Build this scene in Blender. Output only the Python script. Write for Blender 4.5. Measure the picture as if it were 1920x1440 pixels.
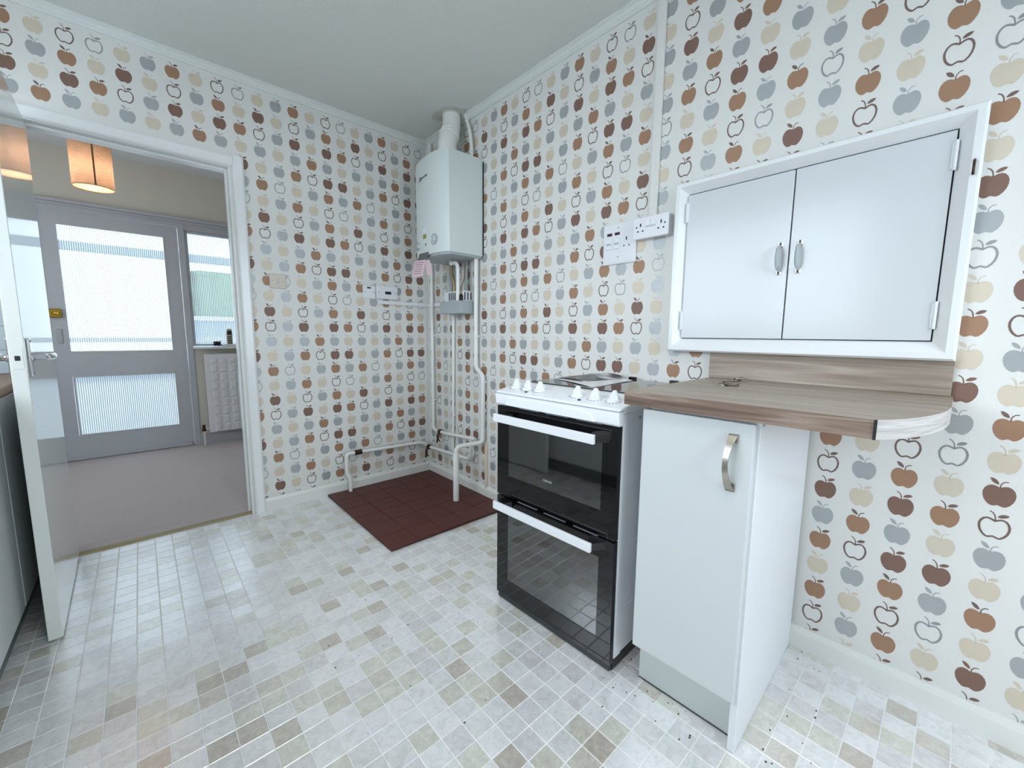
import bpy, bmesh, math, random
from mathutils import Vector, Matrix

for o in list(bpy.data.objects):
    bpy.data.objects.remove(o)
scene = bpy.context.scene
COL = scene.collection
PI = math.pi

# ------------------------------------------------------------------ camera
CAM_POS = Vector((-1.672, -2.813, 1.101))
CAM_R = Vector((0.740, -0.672, 0.009))
CAM_U = Vector((0.074, 0.095, 0.993))
CAM_F = Vector((0.668, 0.734, -0.120)).normalized()
CAM_R = (CAM_R - CAM_F * CAM_R.dot(CAM_F)).normalized()
CAM_U = CAM_R.cross(CAM_F)
cam_d = bpy.data.cameras.new('camera')
cam = bpy.data.objects.new('camera', cam_d)
COL.objects.link(cam)
cam_d.sensor_width = 36
cam_d.lens = 14.327
cam_d.clip_start = 0.02
cam.matrix_world = Matrix(((CAM_R.x, CAM_U.x, -CAM_F.x, CAM_POS.x), (CAM_R.y, CAM_U.y, -CAM_F.y, CAM_POS.y),
                           (CAM_R.z, CAM_U.z, -CAM_F.z, CAM_POS.z), (0, 0, 0, 1)))
scene.camera = cam

# ------------------------------------------------------------------ sky, daylight through the kitchen windows, added hall fill, exposure
scene.view_settings.view_transform = 'Standard'
scene.view_settings.look = 'None'
scene.view_settings.gamma = 1
scene.view_settings.use_curve_mapping = False
scene.view_settings.exposure = 0.08
SKY = (0.79, 0.90, 1.0)
world = bpy.data.worlds.new('overcast_sky')
scene.world = world
world.use_nodes = True
wn = world.node_tree
bg = wn.nodes['Background']
bg.inputs['Color'].default_value = (*SKY, 1)
bg.inputs['Strength'].default_value = 7.0


def area(name, loc, rot, sx, sy, power, color):
    l = bpy.data.lights.new(name, 'AREA')
    l.shape = 'RECTANGLE'
    l.size, l.size_y = sx, sy
    l.energy = power
    l.color = color
    o = bpy.data.objects.new(name, l)
    COL.objects.link(o)
    o.location = loc
    o.rotation_euler = rot
    return o


def aimed(o, target):
    o.rotation_euler = (Vector(target) - o.location).to_track_quat('-Z', 'Y').to_euler()


# sky portals in the two kitchen window openings: they add no light, they only guide the sampling of the sky
for nm, lc, rt, sx, sy in (('sky_portal_yard', (-2.73, -1.375, 1.66), (0, -PI / 2, 0), 1.16, 1.85), ('sky_portal_garden', (-.95, -4.06, 1.50), (PI / 2, 0, 0), 1.20, 1.40)):
    po = area(nm, lc, rt, sx, sy, 1, (1, 1, 1))
    po.data.cycles.is_portal = True
# unseen fill light added round the corner to brighten the hallway; no window there
area('hall_fill_light', (-2.84, 1.15, 1.55), (0, -PI / 2, 0), 1.2, 1.2, 7, (0.90, 0.95, 1.0))


# ------------------------------------------------------------------ materials
def srgb(r, g, b):
    def f(c):
        c = c / 255
        return c / 12.92 if c <= 0.04045 else ((c + 0.055) / 1.055) ** 2.4
    return (f(r), f(g), f(b), 1)


def mat(name, col, rough=0.5, metal=0.0, vary=0.06, vscale=20, bump=0.0, bscale=200, stretch=None, coat=0.0, ior=1.5, spec=0.5):
    m = bpy.data.materials.new(name)
    m.use_nodes = True
    nt = m.node_tree
    p = nt.nodes['Principled BSDF']
    p.inputs['Roughness'].default_value = rough
    p.inputs['Metallic'].default_value = metal
    p.inputs['IOR'].default_value = ior
    p.inputs['Specular IOR Level'].default_value = spec
    p.inputs['Coat Weight'].default_value = coat
    g = nt.nodes.new('ShaderNodeNewGeometry')
    vec = g.outputs['Position']
    if stretch:
        mp = nt.nodes.new('ShaderNodeMapping')
        mp.inputs['Scale'].default_value = stretch
        nt.links.new(vec, mp.inputs['Vector'])
        vec = mp.outputs['Vector']
    n = nt.nodes.new('ShaderNodeTexNoise')
    n.inputs['Scale'].default_value = vscale
    n.inputs['Detail'].default_value = 4
    nt.links.new(vec, n.inputs['Vector'])
    mx = nt.nodes.new('ShaderNodeMixRGB')
    mx.inputs['Color1'].default_value = tuple(c * (1 - vary) for c in col[:3]) + (1,)
    mx.inputs['Color2'].default_value = tuple(min(1, c * (1 + vary)) for c in col[:3]) + (1,)
    nt.links.new(n.outputs['Fac'], mx.inputs['Fac'])
    nt.links.new(mx.outputs['Color'], p.inputs['Base Color'])
    if bump:
        n2 = nt.nodes.new('ShaderNodeTexNoise')
        n2.inputs['Scale'].default_value = bscale
        n2.inputs['Detail'].default_value = 3
        nt.links.new(vec, n2.inputs['Vector'])
        b = nt.nodes.new('ShaderNodeBump')
        b.inputs['Strength'].default_value = bump
        b.inputs['Distance'].default_value = 0.004
        nt.links.new(n2.outputs['Fac'], b.inputs['Height'])
        nt.links.new(b.outputs['Normal'], p.inputs['Normal'])
    return m


M = {}
M['paper'] = mat('wallpaper_ground', srgb(230, 229, 225), 0.55, vary=0.015, vscale=60, bump=0.12, bscale=90, stretch=(6, 6, 0.6))
M['D'] = mat('ink_dark_brown', srgb(131, 101, 89), 0.5, 0.1, vary=0.05)
M['T'] = mat('ink_tan', srgb(166, 129, 103), 0.5, 0.15, vary=0.05)
M['C'] = mat('ink_cream', srgb(217, 205, 186), 0.5, 0.15, vary=0.03)
M['G'] = mat('ink_silver_grey', srgb(177, 181, 183), 0.42, 0.42, vary=0.04)
M['O'] = mat('ink_outline_brown', srgb(122, 100, 92), 0.5, 0.1, vary=0.05)
M['o'] = mat('ink_outline_grey', srgb(162, 164, 166), 0.42, 0.6, vary=0.04)
M['ceiling'] = mat('ceiling_stipple', srgb(226, 228, 224), 0.85, vary=0.09, vscale=230, bump=0.7, bscale=260)
M['white_gloss'] = mat('white_gloss_paint', srgb(238, 240, 240), 0.22, vary=0.02, vscale=6, bump=0.02, bscale=60)
M['door_gloss'] = mat('door_gloss_paint', srgb(222, 226, 222), 0.07, vary=0.02, vscale=5, bump=0.015, bscale=25, stretch=(1, 1, 0.3))
M['white_plastic'] = mat('white_plastic', srgb(235, 236, 240), 0.35, vary=0.01)
M['beige_plastic'] = mat('aged_plastic', srgb(214, 206, 192), 0.4, vary=0.03)
M['boiler'] = mat('boiler_enamel', srgb(220, 228, 226), 0.35, vary=0.015, vscale=5)
M['boiler_grey'] = mat('boiler_dial_grey', srgb(170, 176, 178), 0.4)
M['dark'] = mat('dark_plastic', srgb(34, 35, 38), 0.4)
M['black'] = mat('black_plastic', srgb(12, 12, 14), 0.35)
M['flap'] = mat('flap_grey', srgb(100, 100, 98), 0.5)
M['pink'] = mat('pink_card', srgb(236, 206, 214), 0.7, vary=0.03)
M['ink'] = mat('printed_ink', srgb(120, 100, 110), 0.6)
M['pipe'] = mat('white_painted_pipe', srgb(238, 238, 234), 0.3, vary=0.03, vscale=30)
M['cream_pipe'] = mat('aged_cream_pipe', srgb(226, 214, 192), 0.4, vary=0.04, vscale=30)
M['bronze'] = mat('dark_bronze', srgb(70, 50, 40), 0.4, 0.6, vary=0.25, vscale=80)
M['copper'] = mat('dull_brass_pipe', srgb(165, 145, 105), 0.35, 0.7, vary=0.15, vscale=60)
M['box_grey'] = mat('grey_enclosure', srgb(172, 180, 182), 0.45, vary=0.02)
M['quarry'] = mat('dark_red_quarry', srgb(86, 38, 32), 0.5, vary=0.12, vscale=14, bump=0.25, bscale=90)
M['quarry_joint'] = mat('quarry_joint', srgb(64, 30, 27), 0.6, vary=0.2, vscale=40)
M['skirting'] = mat('skirting_paint', srgb(234, 234, 230), 0.3, vary=0.02, vscale=10)
M['coving'] = mat('coving_paint', srgb(228, 232, 228), 0.5, vary=0.02, vscale=10)
M['unit_white'] = mat('carcass_white', srgb(236, 239, 243), 0.35, vary=0.01, vscale=5)
M['unit_door'] = mat('cream_white_door', srgb(210, 215, 216), 0.3, vary=0.012, vscale=4)
M['plinth'] = mat('plinth_white', srgb(205, 212, 210), 0.4, vary=0.02)
M['kick'] = mat('kick_board_grey', srgb(112, 118, 116), 0.5, vary=0.05)
M['steel'] = mat('brushed_nickel', srgb(178, 172, 162), 0.3, 1.0, vary=0.06, vscale=150)
M['chrome'] = mat('chrome', srgb(215, 218, 222), 0.12, 1.0, vary=0.03)
M['brass'] = mat('brass', srgb(170, 140, 60), 0.25, 1.0, vary=0.1)
M['cooker_white'] = mat('cooker_enamel', srgb(238, 241, 245), 0.16, vary=0.008, vscale=5)
M['cooker_handle'] = mat('handle_white', srgb(232, 234, 238), 0.3, vary=0.01)
M['oven_black'] = mat('oven_black_glass', srgb(8, 8, 10), 0.04, vary=0.1)
M['hob_glass'] = mat('hob_dark_glass', srgb(62, 60, 58), 0.05, vary=0.1, vscale=60)
M['cavity'] = mat('oven_cavity_enamel', srgb(190, 194, 195), 0.4, vary=0.2, vscale=8)
M['mark'] = mat('panel_marking', srgb(150, 155, 162), 0.5)
M['badge'] = mat('badge_silver', srgb(185, 188, 192), 0.4, 0.2)
M['carpet'] = mat('mauve_carpet', srgb(206, 196, 196), 0.95, vary=0.16, vscale=160, bump=0.9, bscale=420)
M['hall_wall'] = mat('hall_magnolia', srgb(220, 216, 204), 0.7, vary=0.02, vscale=8)
M['hall_white'] = mat('hall_white_paint', srgb(188, 191, 197), 0.35, vary=0.015, vscale=8)
M['radiator'] = mat('radiator_enamel', srgb(238, 240, 244), 0.3, vary=0.01, vscale=8)
M['hall_ceiling'] = mat('hall_ceiling_paint', srgb(222, 225, 228), 0.8, vary=0.02, vscale=40)
M['kitchen_plain'] = mat('plain_wall_paint', srgb(228, 228, 222), 0.6, vary=0.02, vscale=10)
M['glaze'] = mat('grey_glazed_tile', srgb(176, 188, 194), 0.2, vary=0.04, vscale=12)
M['laminate'] = mat('brown_laminate', srgb(120, 88, 66), 0.4, vary=0.25, vscale=20, stretch=(8, 1, 1))
M['cable'] = mat('grey_cable', srgb(150, 152, 148), 0.5)
M['strip'] = mat('threshold_brass', srgb(150, 138, 105), 0.4, 0.5, vary=0.1)
M['paper_white'] = mat('clear_wallet_paper', srgb(232, 232, 236), 0.3, vary=0.02, bump=0.3, bscale=30)
M['grout'] = mat('vinyl_joint', srgb(236, 237, 237), 0.3, vary=0.04, vscale=30)
M['dirt'] = mat('dirt', srgb(70, 66, 60), 0.9)
M['plaster'] = mat('rough_plaster', srgb(204, 203, 194), 0.9, vary=0.15, vscale=30, bump=0.9, bscale=60)
M['outside_white'] = mat('porch_white', srgb(225, 232, 238), 0.5)
M['outside_blue'] = mat('porch_blue_grey', srgb(150, 172, 190), 0.6)
M['hedge'] = mat('hedge_green', srgb(96, 150, 104), 0.9, vary=0.3, vscale=6)
M['paving'] = mat('pale_paving', srgb(168, 172, 174), 0.8, vary=0.06, vscale=4)


def wood(name, c1, c2, c3, axis, rough=0.45):
    """limed-oak laminate: long grain streaks along one axis"""
    m = bpy.data.materials.new(name)
    m.use_nodes = True
    nt = m.node_tree
    p = nt.nodes['Principled BSDF']
    p.inputs['Roughness'].default_value = rough
    g = nt.nodes.new('ShaderNodeNewGeometry')
    mp = nt.nodes.new('ShaderNodeMapping')
    sc = [38, 38, 38]
    sc['xyz'.index(axis)] = 1.6
    mp.inputs['Scale'].default_value = sc
    nt.links.new(g.outputs['Position'], mp.inputs['Vector'])
    n = nt.nodes.new('ShaderNodeTexNoise')
    n.inputs['Scale'].default_value = 1.0
    n.inputs['Detail'].default_value = 6
    n.inputs['Distortion'].default_value = 1.4
    nt.links.new(mp.outputs['Vector'], n.inputs['Vector'])
    r = nt.nodes.new('ShaderNodeValToRGB')
    r.color_ramp.elements[0].position = 0.30
    r.color_ramp.elements[0].color = c1
    r.color_ramp.elements[1].position = 0.68
    r.color_ramp.elements[1].color = c3
    e = r.color_ramp.elements.new(0.5)
    e.color = c2
    nt.links.new(n.outputs['Fac'], r.inputs['Fac'])
    mp2 = nt.nodes.new('ShaderNodeMapping')
    sc2 = [160, 160, 160]
    sc2['xyz'.index(axis)] = 6
    mp2.inputs['Scale'].default_value = sc2
    nt.links.new(g.outputs['Position'], mp2.inputs['Vector'])
    n2 = nt.nodes.new('ShaderNodeTexNoise')
    n2.inputs['Scale'].default_value = 1.0
    nt.links.new(mp2.outputs['Vector'], n2.inputs['Vector'])
    mx = nt.nodes.new('ShaderNodeMixRGB')
    mx.blend_type = 'MULTIPLY'
    mx.inputs['Fac'].default_value = 0.35
    nt.links.new(r.outputs['Color'], mx.inputs['Color1'])
    r2 = nt.nodes.new('ShaderNodeValToRGB')
    r2.color_ramp.elements[0].position = 0.3
    r2.color_ramp.elements[0].color = (0.55, 0.55, 0.55, 1)
    r2.color_ramp.elements[1].position = 0.6
    nt.links.new(n2.outputs['Fac'], r2.inputs['Fac'])
    nt.links.new(r2.outputs['Color'], mx.inputs['Color2'])
    nt.links.new(mx.outputs['Color'], p.inputs['Base Color'])
    return m


M['oak_top'] = wood('worktop_oak', srgb(138, 122, 108), srgb(164, 150, 136), srgb(182, 170, 158), 'y')
M['oak_edge'] = wood('worktop_edge_oak', srgb(92, 72, 60), srgb(128, 106, 92), srgb(166, 148, 134), 'y')
M['oak_pale'] = wood('pale_edging', srgb(176, 170, 166), srgb(200, 195, 191), srgb(214, 210, 207), 'y')
M['cover'] = wood('booklet_cover_print', srgb(24, 24, 26), srgb(70, 72, 72), srgb(215, 215, 215), 'z', 0.3)
M['cover'].node_tree.nodes['Mapping'].inputs['Scale'].default_value = (11, 7, 9)
M['oak_pale'].node_tree.nodes['Mapping'].inputs['Scale'].default_value = (4, 4, 140)
M['oak_pale'].node_tree.nodes['Mapping.001'].inputs['Scale'].default_value = (14, 14, 420)


def vinyl(name, base, vein):
    m = bpy.data.materials.new(name)
    m.use_nodes = True
    nt = m.node_tree
    p = nt.nodes['Principled BSDF']
    p.inputs['Roughness'].default_value = 0.28
    p.inputs['IOR'].default_value = 1.55
    p.inputs['Coat Weight'].default_value = 1.0
    p.inputs['Coat Roughness'].default_value = 0.23
    p.inputs['Coat IOR'].default_value = 3.3
    g = nt.nodes.new('ShaderNodeNewGeometry')
    n = nt.nodes.new('ShaderNodeTexNoise')
    n.inputs['Scale'].default_value = 34
    n.inputs['Detail'].default_value = 7
    n.inputs['Roughness'].default_value = 0.68
    n.inputs['Distortion'].default_value = 1.2
    nt.links.new(g.outputs['Position'], n.inputs['Vector'])
    r = nt.nodes.new('ShaderNodeValToRGB')
    r.color_ramp.elements[0].position = 0.36
    r.color_ramp.elements[0].color = tuple(c * 0.86 for c in base[:3]) + (1,)
    r.color_ramp.elements[1].position = 0.66
    r.color_ramp.elements[1].color = vein
    e = r.color_ramp.elements.new(0.5)
    e.color = base
    nt.links.new(n.outputs['Fac'], r.inputs['Fac'])
    nt.links.new(r.outputs['Color'], p.inputs['Base Color'])
    n2 = nt.nodes.new('ShaderNodeTexNoise')
    n2.inputs['Scale'].default_value = 120
    n2.inputs['Detail'].default_value = 3
    nt.links.new(g.outputs['Position'], n2.inputs['Vector'])
    b = nt.nodes.new('ShaderNodeBump')
    b.inputs['Strength'].default_value = 0.10
    b.inputs['Distance'].default_value = 0.003
    nt.links.new(n2.outputs['Fac'], b.inputs['Height'])
    nt.links.new(b.outputs['Normal'], p.inputs['Normal'])
    return m


VINYL = [vinyl('vinyl_white', srgb(241, 242, 244), srgb(249, 249, 250)),
         vinyl('vinyl_pale_grey', srgb(230, 231, 231), srgb(243, 243, 243)),
         vinyl('vinyl_lilac_grey', srgb(224, 222, 224), srgb(239, 237, 239)),
         vinyl('vinyl_sage', srgb(220, 219, 207), srgb(237, 236, 228)),
         vinyl('vinyl_beige', srgb(213, 208, 196), srgb(230, 226, 216)),
         vinyl('vinyl_taupe', srgb(198, 189, 177), srgb(215, 208, 198))]
VWEIGHT = [30, 26, 16, 14, 10, 6]


def reeded(name):
    m = bpy.data.materials.new(name)
    m.use_nodes = True
    nt = m.node_tree
    nt.nodes.clear()
    out = nt.nodes.new('ShaderNodeOutputMaterial')
    tr = nt.nodes.new('ShaderNodeBsdfTransparent')
    tr.inputs['Color'].default_value = (0.93, 0.97, 0.98, 1)
    tl = nt.nodes.new('ShaderNodeBsdfTranslucent')
    g = nt.nodes.new('ShaderNodeNewGeometry')
    n = nt.nodes.new('ShaderNodeTexNoise')
    n.inputs['Scale'].default_value = 3
    nt.links.new(g.outputs['Position'], n.inputs['Vector'])
    mx = nt.nodes.new('ShaderNodeMixRGB')
    mx.inputs['Color1'].default_value = (0.88, 0.94, 0.98, 1)
    mx.inputs['Color2'].default_value = (0.95, 0.98, 1.0, 1)
    nt.links.new(n.outputs['Fac'], mx.inputs['Fac'])
    # light and dark lines of the reeds, painted into the glass colour as stripes
    sp = nt.nodes.new('ShaderNodeSeparateXYZ')
    nt.links.new(g.outputs['Position'], sp.inputs[0])
    m_ = nt.nodes.new('ShaderNodeMath')
    m_.operation = 'MULTIPLY'
    m_.inputs[1].default_value = 2 * PI / 0.0135
    nt.links.new(sp.outputs['X'], m_.inputs[0])
    s_ = nt.nodes.new('ShaderNodeMath')
    s_.operation = 'SINE'
    nt.links.new(m_.outputs[0], s_.inputs[0])
    mr = nt.nodes.new('ShaderNodeMapRange')
    mr.inputs['From Min'].default_value = -1
    mr.inputs['To Min'].default_value = 0.15
    mr.inputs['To Max'].default_value = 0.42
    nt.links.new(s_.outputs[0], mr.inputs['Value'])
    for sh, src in ((tl, mx.outputs['Color']), (tr, None)):
        mu = nt.nodes.new('ShaderNodeMixRGB')
        mu.blend_type = 'MULTIPLY'
        mu.inputs['Fac'].default_value = 1
        mu.inputs['Color1'].default_value = (0.90, 0.96, 0.98, 1)
        if src:
            nt.links.new(src, mu.inputs['Color1'])
        nt.links.new(mr.outputs[0], mu.inputs['Color2'])
        nt.links.new(mu.outputs['Color'], sh.inputs['Color'])
    gl = nt.nodes.new('ShaderNodeBsdfGlossy')
    gl.inputs['Roughness'].default_value = 0.1
    m1 = nt.nodes.new('ShaderNodeMixShader')
    m1.inputs['Fac'].default_value = 0.45
    nt.links.new(tr.outputs[0], m1.inputs[1])
    nt.links.new(tl.outputs[0], m1.inputs[2])
    fr = nt.nodes.new('ShaderNodeFresnel')
    m2 = nt.nodes.new('ShaderNodeMixShader')
    nt.links.new(fr.outputs[0], m2.inputs['Fac'])
    nt.links.new(m1.outputs[0], m2.inputs[1])
    nt.links.new(gl.outputs[0], m2.inputs[2])
    nt.links.new(m2.outputs[0], out.inputs['Surface'])
    return m


M['reeded'] = reeded('reeded_glass')


def tinted(name, tint, rough):
    m = bpy.data.materials.new(name)
    m.use_nodes = True
    nt = m.node_tree
    nt.nodes.clear()
    out = nt.nodes.new('ShaderNodeOutputMaterial')
    tr = nt.nodes.new('ShaderNodeBsdfTransparent')
    n = nt.nodes.new('ShaderNodeTexNoise')
    n.inputs['Scale'].default_value = 4
    mx = nt.nodes.new('ShaderNodeMixRGB')
    mx.inputs['Color1'].default_value = tuple(t * 0.9 for t in tint) + (1,)
    mx.inputs['Color2'].default_value = tuple(tint) + (1,)
    nt.links.new(n.outputs['Fac'], mx.inputs['Fac'])
    nt.links.new(mx.outputs['Color'], tr.inputs['Color'])
    gl = nt.nodes.new('ShaderNodeBsdfGlossy')
    gl.inputs['Roughness'].default_value = rough
    fr = nt.nodes.new('ShaderNodeFresnel')
    fr.inputs['IOR'].default_value = 2.7
    m2 = nt.nodes.new('ShaderNodeMixShader')
    nt.links.new(fr.outputs[0], m2.inputs['Fac'])
    nt.links.new(tr.outputs[0], m2.inputs[1])
    nt.links.new(gl.outputs[0], m2.inputs[2])
    nt.links.new(m2.outputs[0], out.inputs['Surface'])
    return m


M['oven_glass'] = tinted('oven_window_glass', (0.86, 0.88, 0.88), 0.04)


def shade_mat(name, col, weave):
    m = bpy.data.materials.new(name)
    m.use_nodes = True
    nt = m.node_tree
    nt.nodes.clear()
    out = nt.nodes.new('ShaderNodeOutputMaterial')
    d = nt.nodes.new('ShaderNodeBsdfDiffuse')
    t = nt.nodes.new('ShaderNodeBsdfTranslucent')
    g = nt.nodes.new('ShaderNodeNewGeometry')
    mp = nt.nodes.new('ShaderNodeMapping')
    mp.inputs['Scale'].default_value = (40, 40, 260) if weave else (5, 5, 5)
    nt.links.new(g.outputs['Position'], mp.inputs['Vector'])
    n = nt.nodes.new('ShaderNodeTexNoise')
    n.inputs['Detail'].default_value = 4
    n.inputs['Scale'].default_value = 1
    nt.links.new(mp.outputs['Vector'], n.inputs['Vector'])
    mx = nt.nodes.new('ShaderNodeMixRGB')
    k = 0.55 if weave else 0.95
    mx.inputs['Color1'].default_value = tuple(c * k for c in col[:3]) + (1,)
    mx.inputs['Color2'].default_value = col
    nt.links.new(n.outputs['Fac'], mx.inputs['Fac'])
    nt.links.new(mx.outputs['Color'], d.inputs['Color'])
    nt.links.new(mx.outputs['Color'], t.inputs['Color'])
    m1 = nt.nodes.new('ShaderNodeMixShader')
    m1.inputs['Fac'].default_value = 0.55
    nt.links.new(d.outputs[0], m1.inputs[1])
    nt.links.new(t.outputs[0], m1.inputs[2])
    nt.links.new(m1.outputs[0], out.inputs['Surface'])
    return m


M['shade'] = shade_mat('linen_shade', srgb(226, 206, 186), True)
M['diffuser'] = shade_mat('shade_diffuser', srgb(250, 232, 212), False)

# ------------------------------------------------------------------ mesh helpers


def tagged(o, label=None, cat=None, group=None, kind=None):
    if label:
        o['label'] = label
    if cat:
        o['category'] = cat
    if group:
        o['group'] = group
    if kind:
        o['kind'] = kind
    return o


def empty(name, loc=(0, 0, 0), rotz=0.0, label=None, cat=None, group=None, kind=None):
    o = bpy.data.objects.new(name, None)
    COL.objects.link(o)
    o.empty_display_size = 0.05
    o.location = loc
    o.rotation_euler = (0, 0, rotz)
    o['_rot'] = rotz
    return tagged(o, label, cat, group, kind)


TINY = {'screws', 'slots', 'socket_holes', 'marking', 'dial_marks', 'door_vents', 'keypad', 'printed_lines', 'fixings', 'maker_lettering'}


def obj(name, bm, material, parent=None, world=True, smooth=False, sharp=35):
    """link a bmesh as one object; with world=True the mesh is given in world coordinates"""
    me = bpy.data.meshes.new(name)
    if parent is not None and world:
        root = parent
        mw = Matrix.Identity(4)
        chain = []
        while root is not None:
            chain.append(Matrix.Translation(root.location) @ Matrix.Rotation(root.rotation_euler.z, 4, 'Z'))
            root = root.parent
        for c in reversed(chain):
            mw = mw @ c
        bm.transform(mw.inverted())
    bmesh.ops.recalc_face_normals(bm, faces=bm.faces)
    if smooth:
        for f in bm.faces:
            f.smooth = True
        for e in bm.edges:
            if len(e.link_faces) == 2 and e.calc_face_angle(0) > math.radians(sharp):
                e.smooth = False
    bm.to_mesh(me)
    bm.free()
    mats = material if isinstance(material, (list, tuple)) else [material]
    for mm in mats:
        me.materials.append(M[mm] if isinstance(mm, str) else mm)
    o = bpy.data.objects.new(name, me)
    COL.objects.link(o)
    if parent is not None:
        o.parent = parent
    if name in TINY:
        o['kind'] = 'stuff'
    return o


def box(bm, x0, x1, y0, y1, z0, z1, bev=0.0, seg=1, mi=0):
    x0, x1 = min(x0, x1), max(x0, x1)
    y0, y1 = min(y0, y1), max(y0, y1)
    z0, z1 = min(z0, z1), max(z0, z1)
    vs = [bm.verts.new(c) for c in ((x0, y0, z0), (x1, y0, z0), (x1, y1, z0), (x0, y1, z0), (x0, y0, z1), (x1, y0, z1), (x1, y1, z1), (x0, y1, z1))]
    fs = [bm.faces.new([vs[i] for i in q]) for q in ((0, 3, 2, 1), (4, 5, 6, 7), (0, 1, 5, 4), (1, 2, 6, 5), (2, 3, 7, 6), (3, 0, 4, 7))]
    for f in fs:
        f.material_index = mi
    if bev:
        es = list({e for f in fs for e in f.edges})
        bmesh.ops.bevel(bm, geom=es, offset=bev, segments=seg, affect='EDGES', profile=0.5)
    return bm


def B(*a, **k):
    return box(bmesh.new(), *a, **k)


def prism(bm, pts, ax, a0, a1, bev=0.0, seg=2, mi=0):
    """extrude a 2-D outline along an axis. ax='x': pts are (y,z); 'y': (x,z); 'z': (x,y)"""
    def p3(p, a):
        return {'x': (a, p[0], p[1]), 'y': (p[0], a, p[1]), 'z': (p[0], p[1], a)}[ax]
    v0 = [bm.verts.new(p3(p, a0)) for p in pts]
    v1 = [bm.verts.new(p3(p, a1)) for p in pts]
    n = len(pts)
    fs = [bm.faces.new(v0), bm.faces.new(v1)]
    for i in range(n):
        fs.append(bm.faces.new((v0[i], v0[(i + 1) % n], v1[(i + 1) % n], v1[i])))
    for f in fs:
        f.material_index = mi
    bmesh.ops.recalc_face_normals(bm, faces=fs)
    if bev:
        es = [e for e in fs[0].edges] + [e for e in fs[1].edges]
        bmesh.ops.bevel(bm, geom=es, offset=bev, segments=seg, affect='EDGES', profile=0.5)
    return bm


def fillet(pts, r, n=6):
    """round the inner corners of a 3-D polyline"""
    pts = [Vector(p) for p in pts]
    out = [pts[0]]
    for i in range(1, len(pts) - 1):
        a, b, c = pts[i - 1], pts[i], pts[i + 1]
        d1, d2 = (a - b), (c - b)
        k = min(r, d1.length * 0.49, d2.length * 0.49)
        p1, p2 = b + d1.normalized() * k, b + d2.normalized() * k
        for j in range(n + 1):
            t = j / n
            out.append(p1 * (1 - t) ** 2 + b * 2 * t * (1 - t) + p2 * t * t)
    out.append(pts[-1])
    return out


def tube(bm, pts, r, n=10, caps=True):
    pts = [Vector(p) for p in pts]
    rings = []
    prev = None
    for i, p in enumerate(pts):
        if i == 0:
            d = pts[1] - pts[0]
        elif i == len(pts) - 1:
            d = pts[-1] - pts[-2]
        else:
            d = (pts[i + 1] - p).normalized() + (p - pts[i - 1]).normalized()
        d.normalize()
        if prev is None:
            ref = Vector((0, 0, 1)) if abs(d.z) < 0.9 else Vector((1, 0, 0))
            u = d.cross(ref).normalized()
        else:
            u = (prev - d * prev.dot(d)).normalized()
        prev = u
        w = d.cross(u)
        rr = r[i] if isinstance(r, (list, tuple)) else r
        rings.append([bm.verts.new(p + (u * math.cos(2 * PI * k / n) + w * math.sin(2 * PI * k / n)) * rr) for k in range(n)])
    for a, b in zip(rings, rings[1:]):
        for k in range(n):
            bm.faces.new((a[k], a[(k + 1) % n], b[(k + 1) % n], b[k]))
    if caps:
        bm.faces.new(list(reversed(rings[0])))
        bm.faces.new(rings[-1])
    return bm


def pipe(pts, r, fil=0.03, n=12):
    return tube(bmesh.new(), fillet(pts, fil), r, n)


def lathe(bm, prof, origin, axis='z', n=24):
    """prof: (radius, height) pairs turned about an axis through origin"""
    o = Vector(origin)
    ax = {'x': (Vector((0, 1, 0)), Vector((0, 0, 1)), Vector((1, 0, 0))), '-x': (Vector((0, 1, 0)), Vector((0, 0, 1)), Vector((-1, 0, 0))),
          'y': (Vector((1, 0, 0)), Vector((0, 0, 1)), Vector((0, 1, 0))), '-y': (Vector((1, 0, 0)), Vector((0, 0, 1)), Vector((0, -1, 0))),
          'z': (Vector((1, 0, 0)), Vector((0, 1, 0)), Vector((0, 0, 1)))}[axis]
    rings = []
    for r, h in prof:
        if r < 1e-6:
            rings.append([bm.verts.new(o + ax[2] * h)])
        else:
            rings.append([bm.verts.new(o + ax[2] * h + (ax[0] * math.cos(2 * PI * k / n) + ax[1] * math.sin(2 * PI * k / n)) * r) for k in range(n)])
    for a, b in zip(rings, rings[1:]):
        if len(a) == 1 and len(b) == 1:
            continue
        for k in range(n):
            if len(a) == 1:
                bm.faces.new((a[0], b[(k + 1) % n], b[k]))
            elif len(b) == 1:
                bm.faces.new((a[k], a[(k + 1) % n], b[0]))
            else:
                bm.faces.new((a[k], a[(k + 1) % n], b[(k + 1) % n], b[k]))
    return bm


def text_bm(s, size, xdir, ydir, origin, depth=0.0008):
    """lettering as thin raised mesh, laid out along xdir / ydir from origin"""
    cu = bpy.data.curves.new('lettering', 'FONT')
    cu.body = s
    cu.size = size
    cu.align_x = 'CENTER'
    cu.align_y = 'CENTER'
    cu.extrude = depth / 2
    cu.resolution_u = 3
    t = bpy.data.objects.new('lettering', cu)
    COL.objects.link(t)
    dg = bpy.context.evaluated_depsgraph_get()
    me = bpy.data.meshes.new_from_object(t.evaluated_get(dg))
    bpy.data.objects.remove(t)
    bm = bmesh.new()
    bm.from_mesh(me)
    bpy.data.meshes.remove(me)
    X, Y = Vector(xdir).normalized(), Vector(ydir).normalized()
    Z = X.cross(Y)
    o = Vector(origin)
    for v in bm.verts:
        v.co = o + X * v.co.x + Y * v.co.y + Z * v.co.z
    return bm


# ================================================================== ROOM SHELL
H = 2.50
XL, YF = -2.67, -4.0          # left wall and the wall behind the camera
DX0, DX1, DZ = -1.990, -1.235, 2.012   # doorway opening

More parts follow.
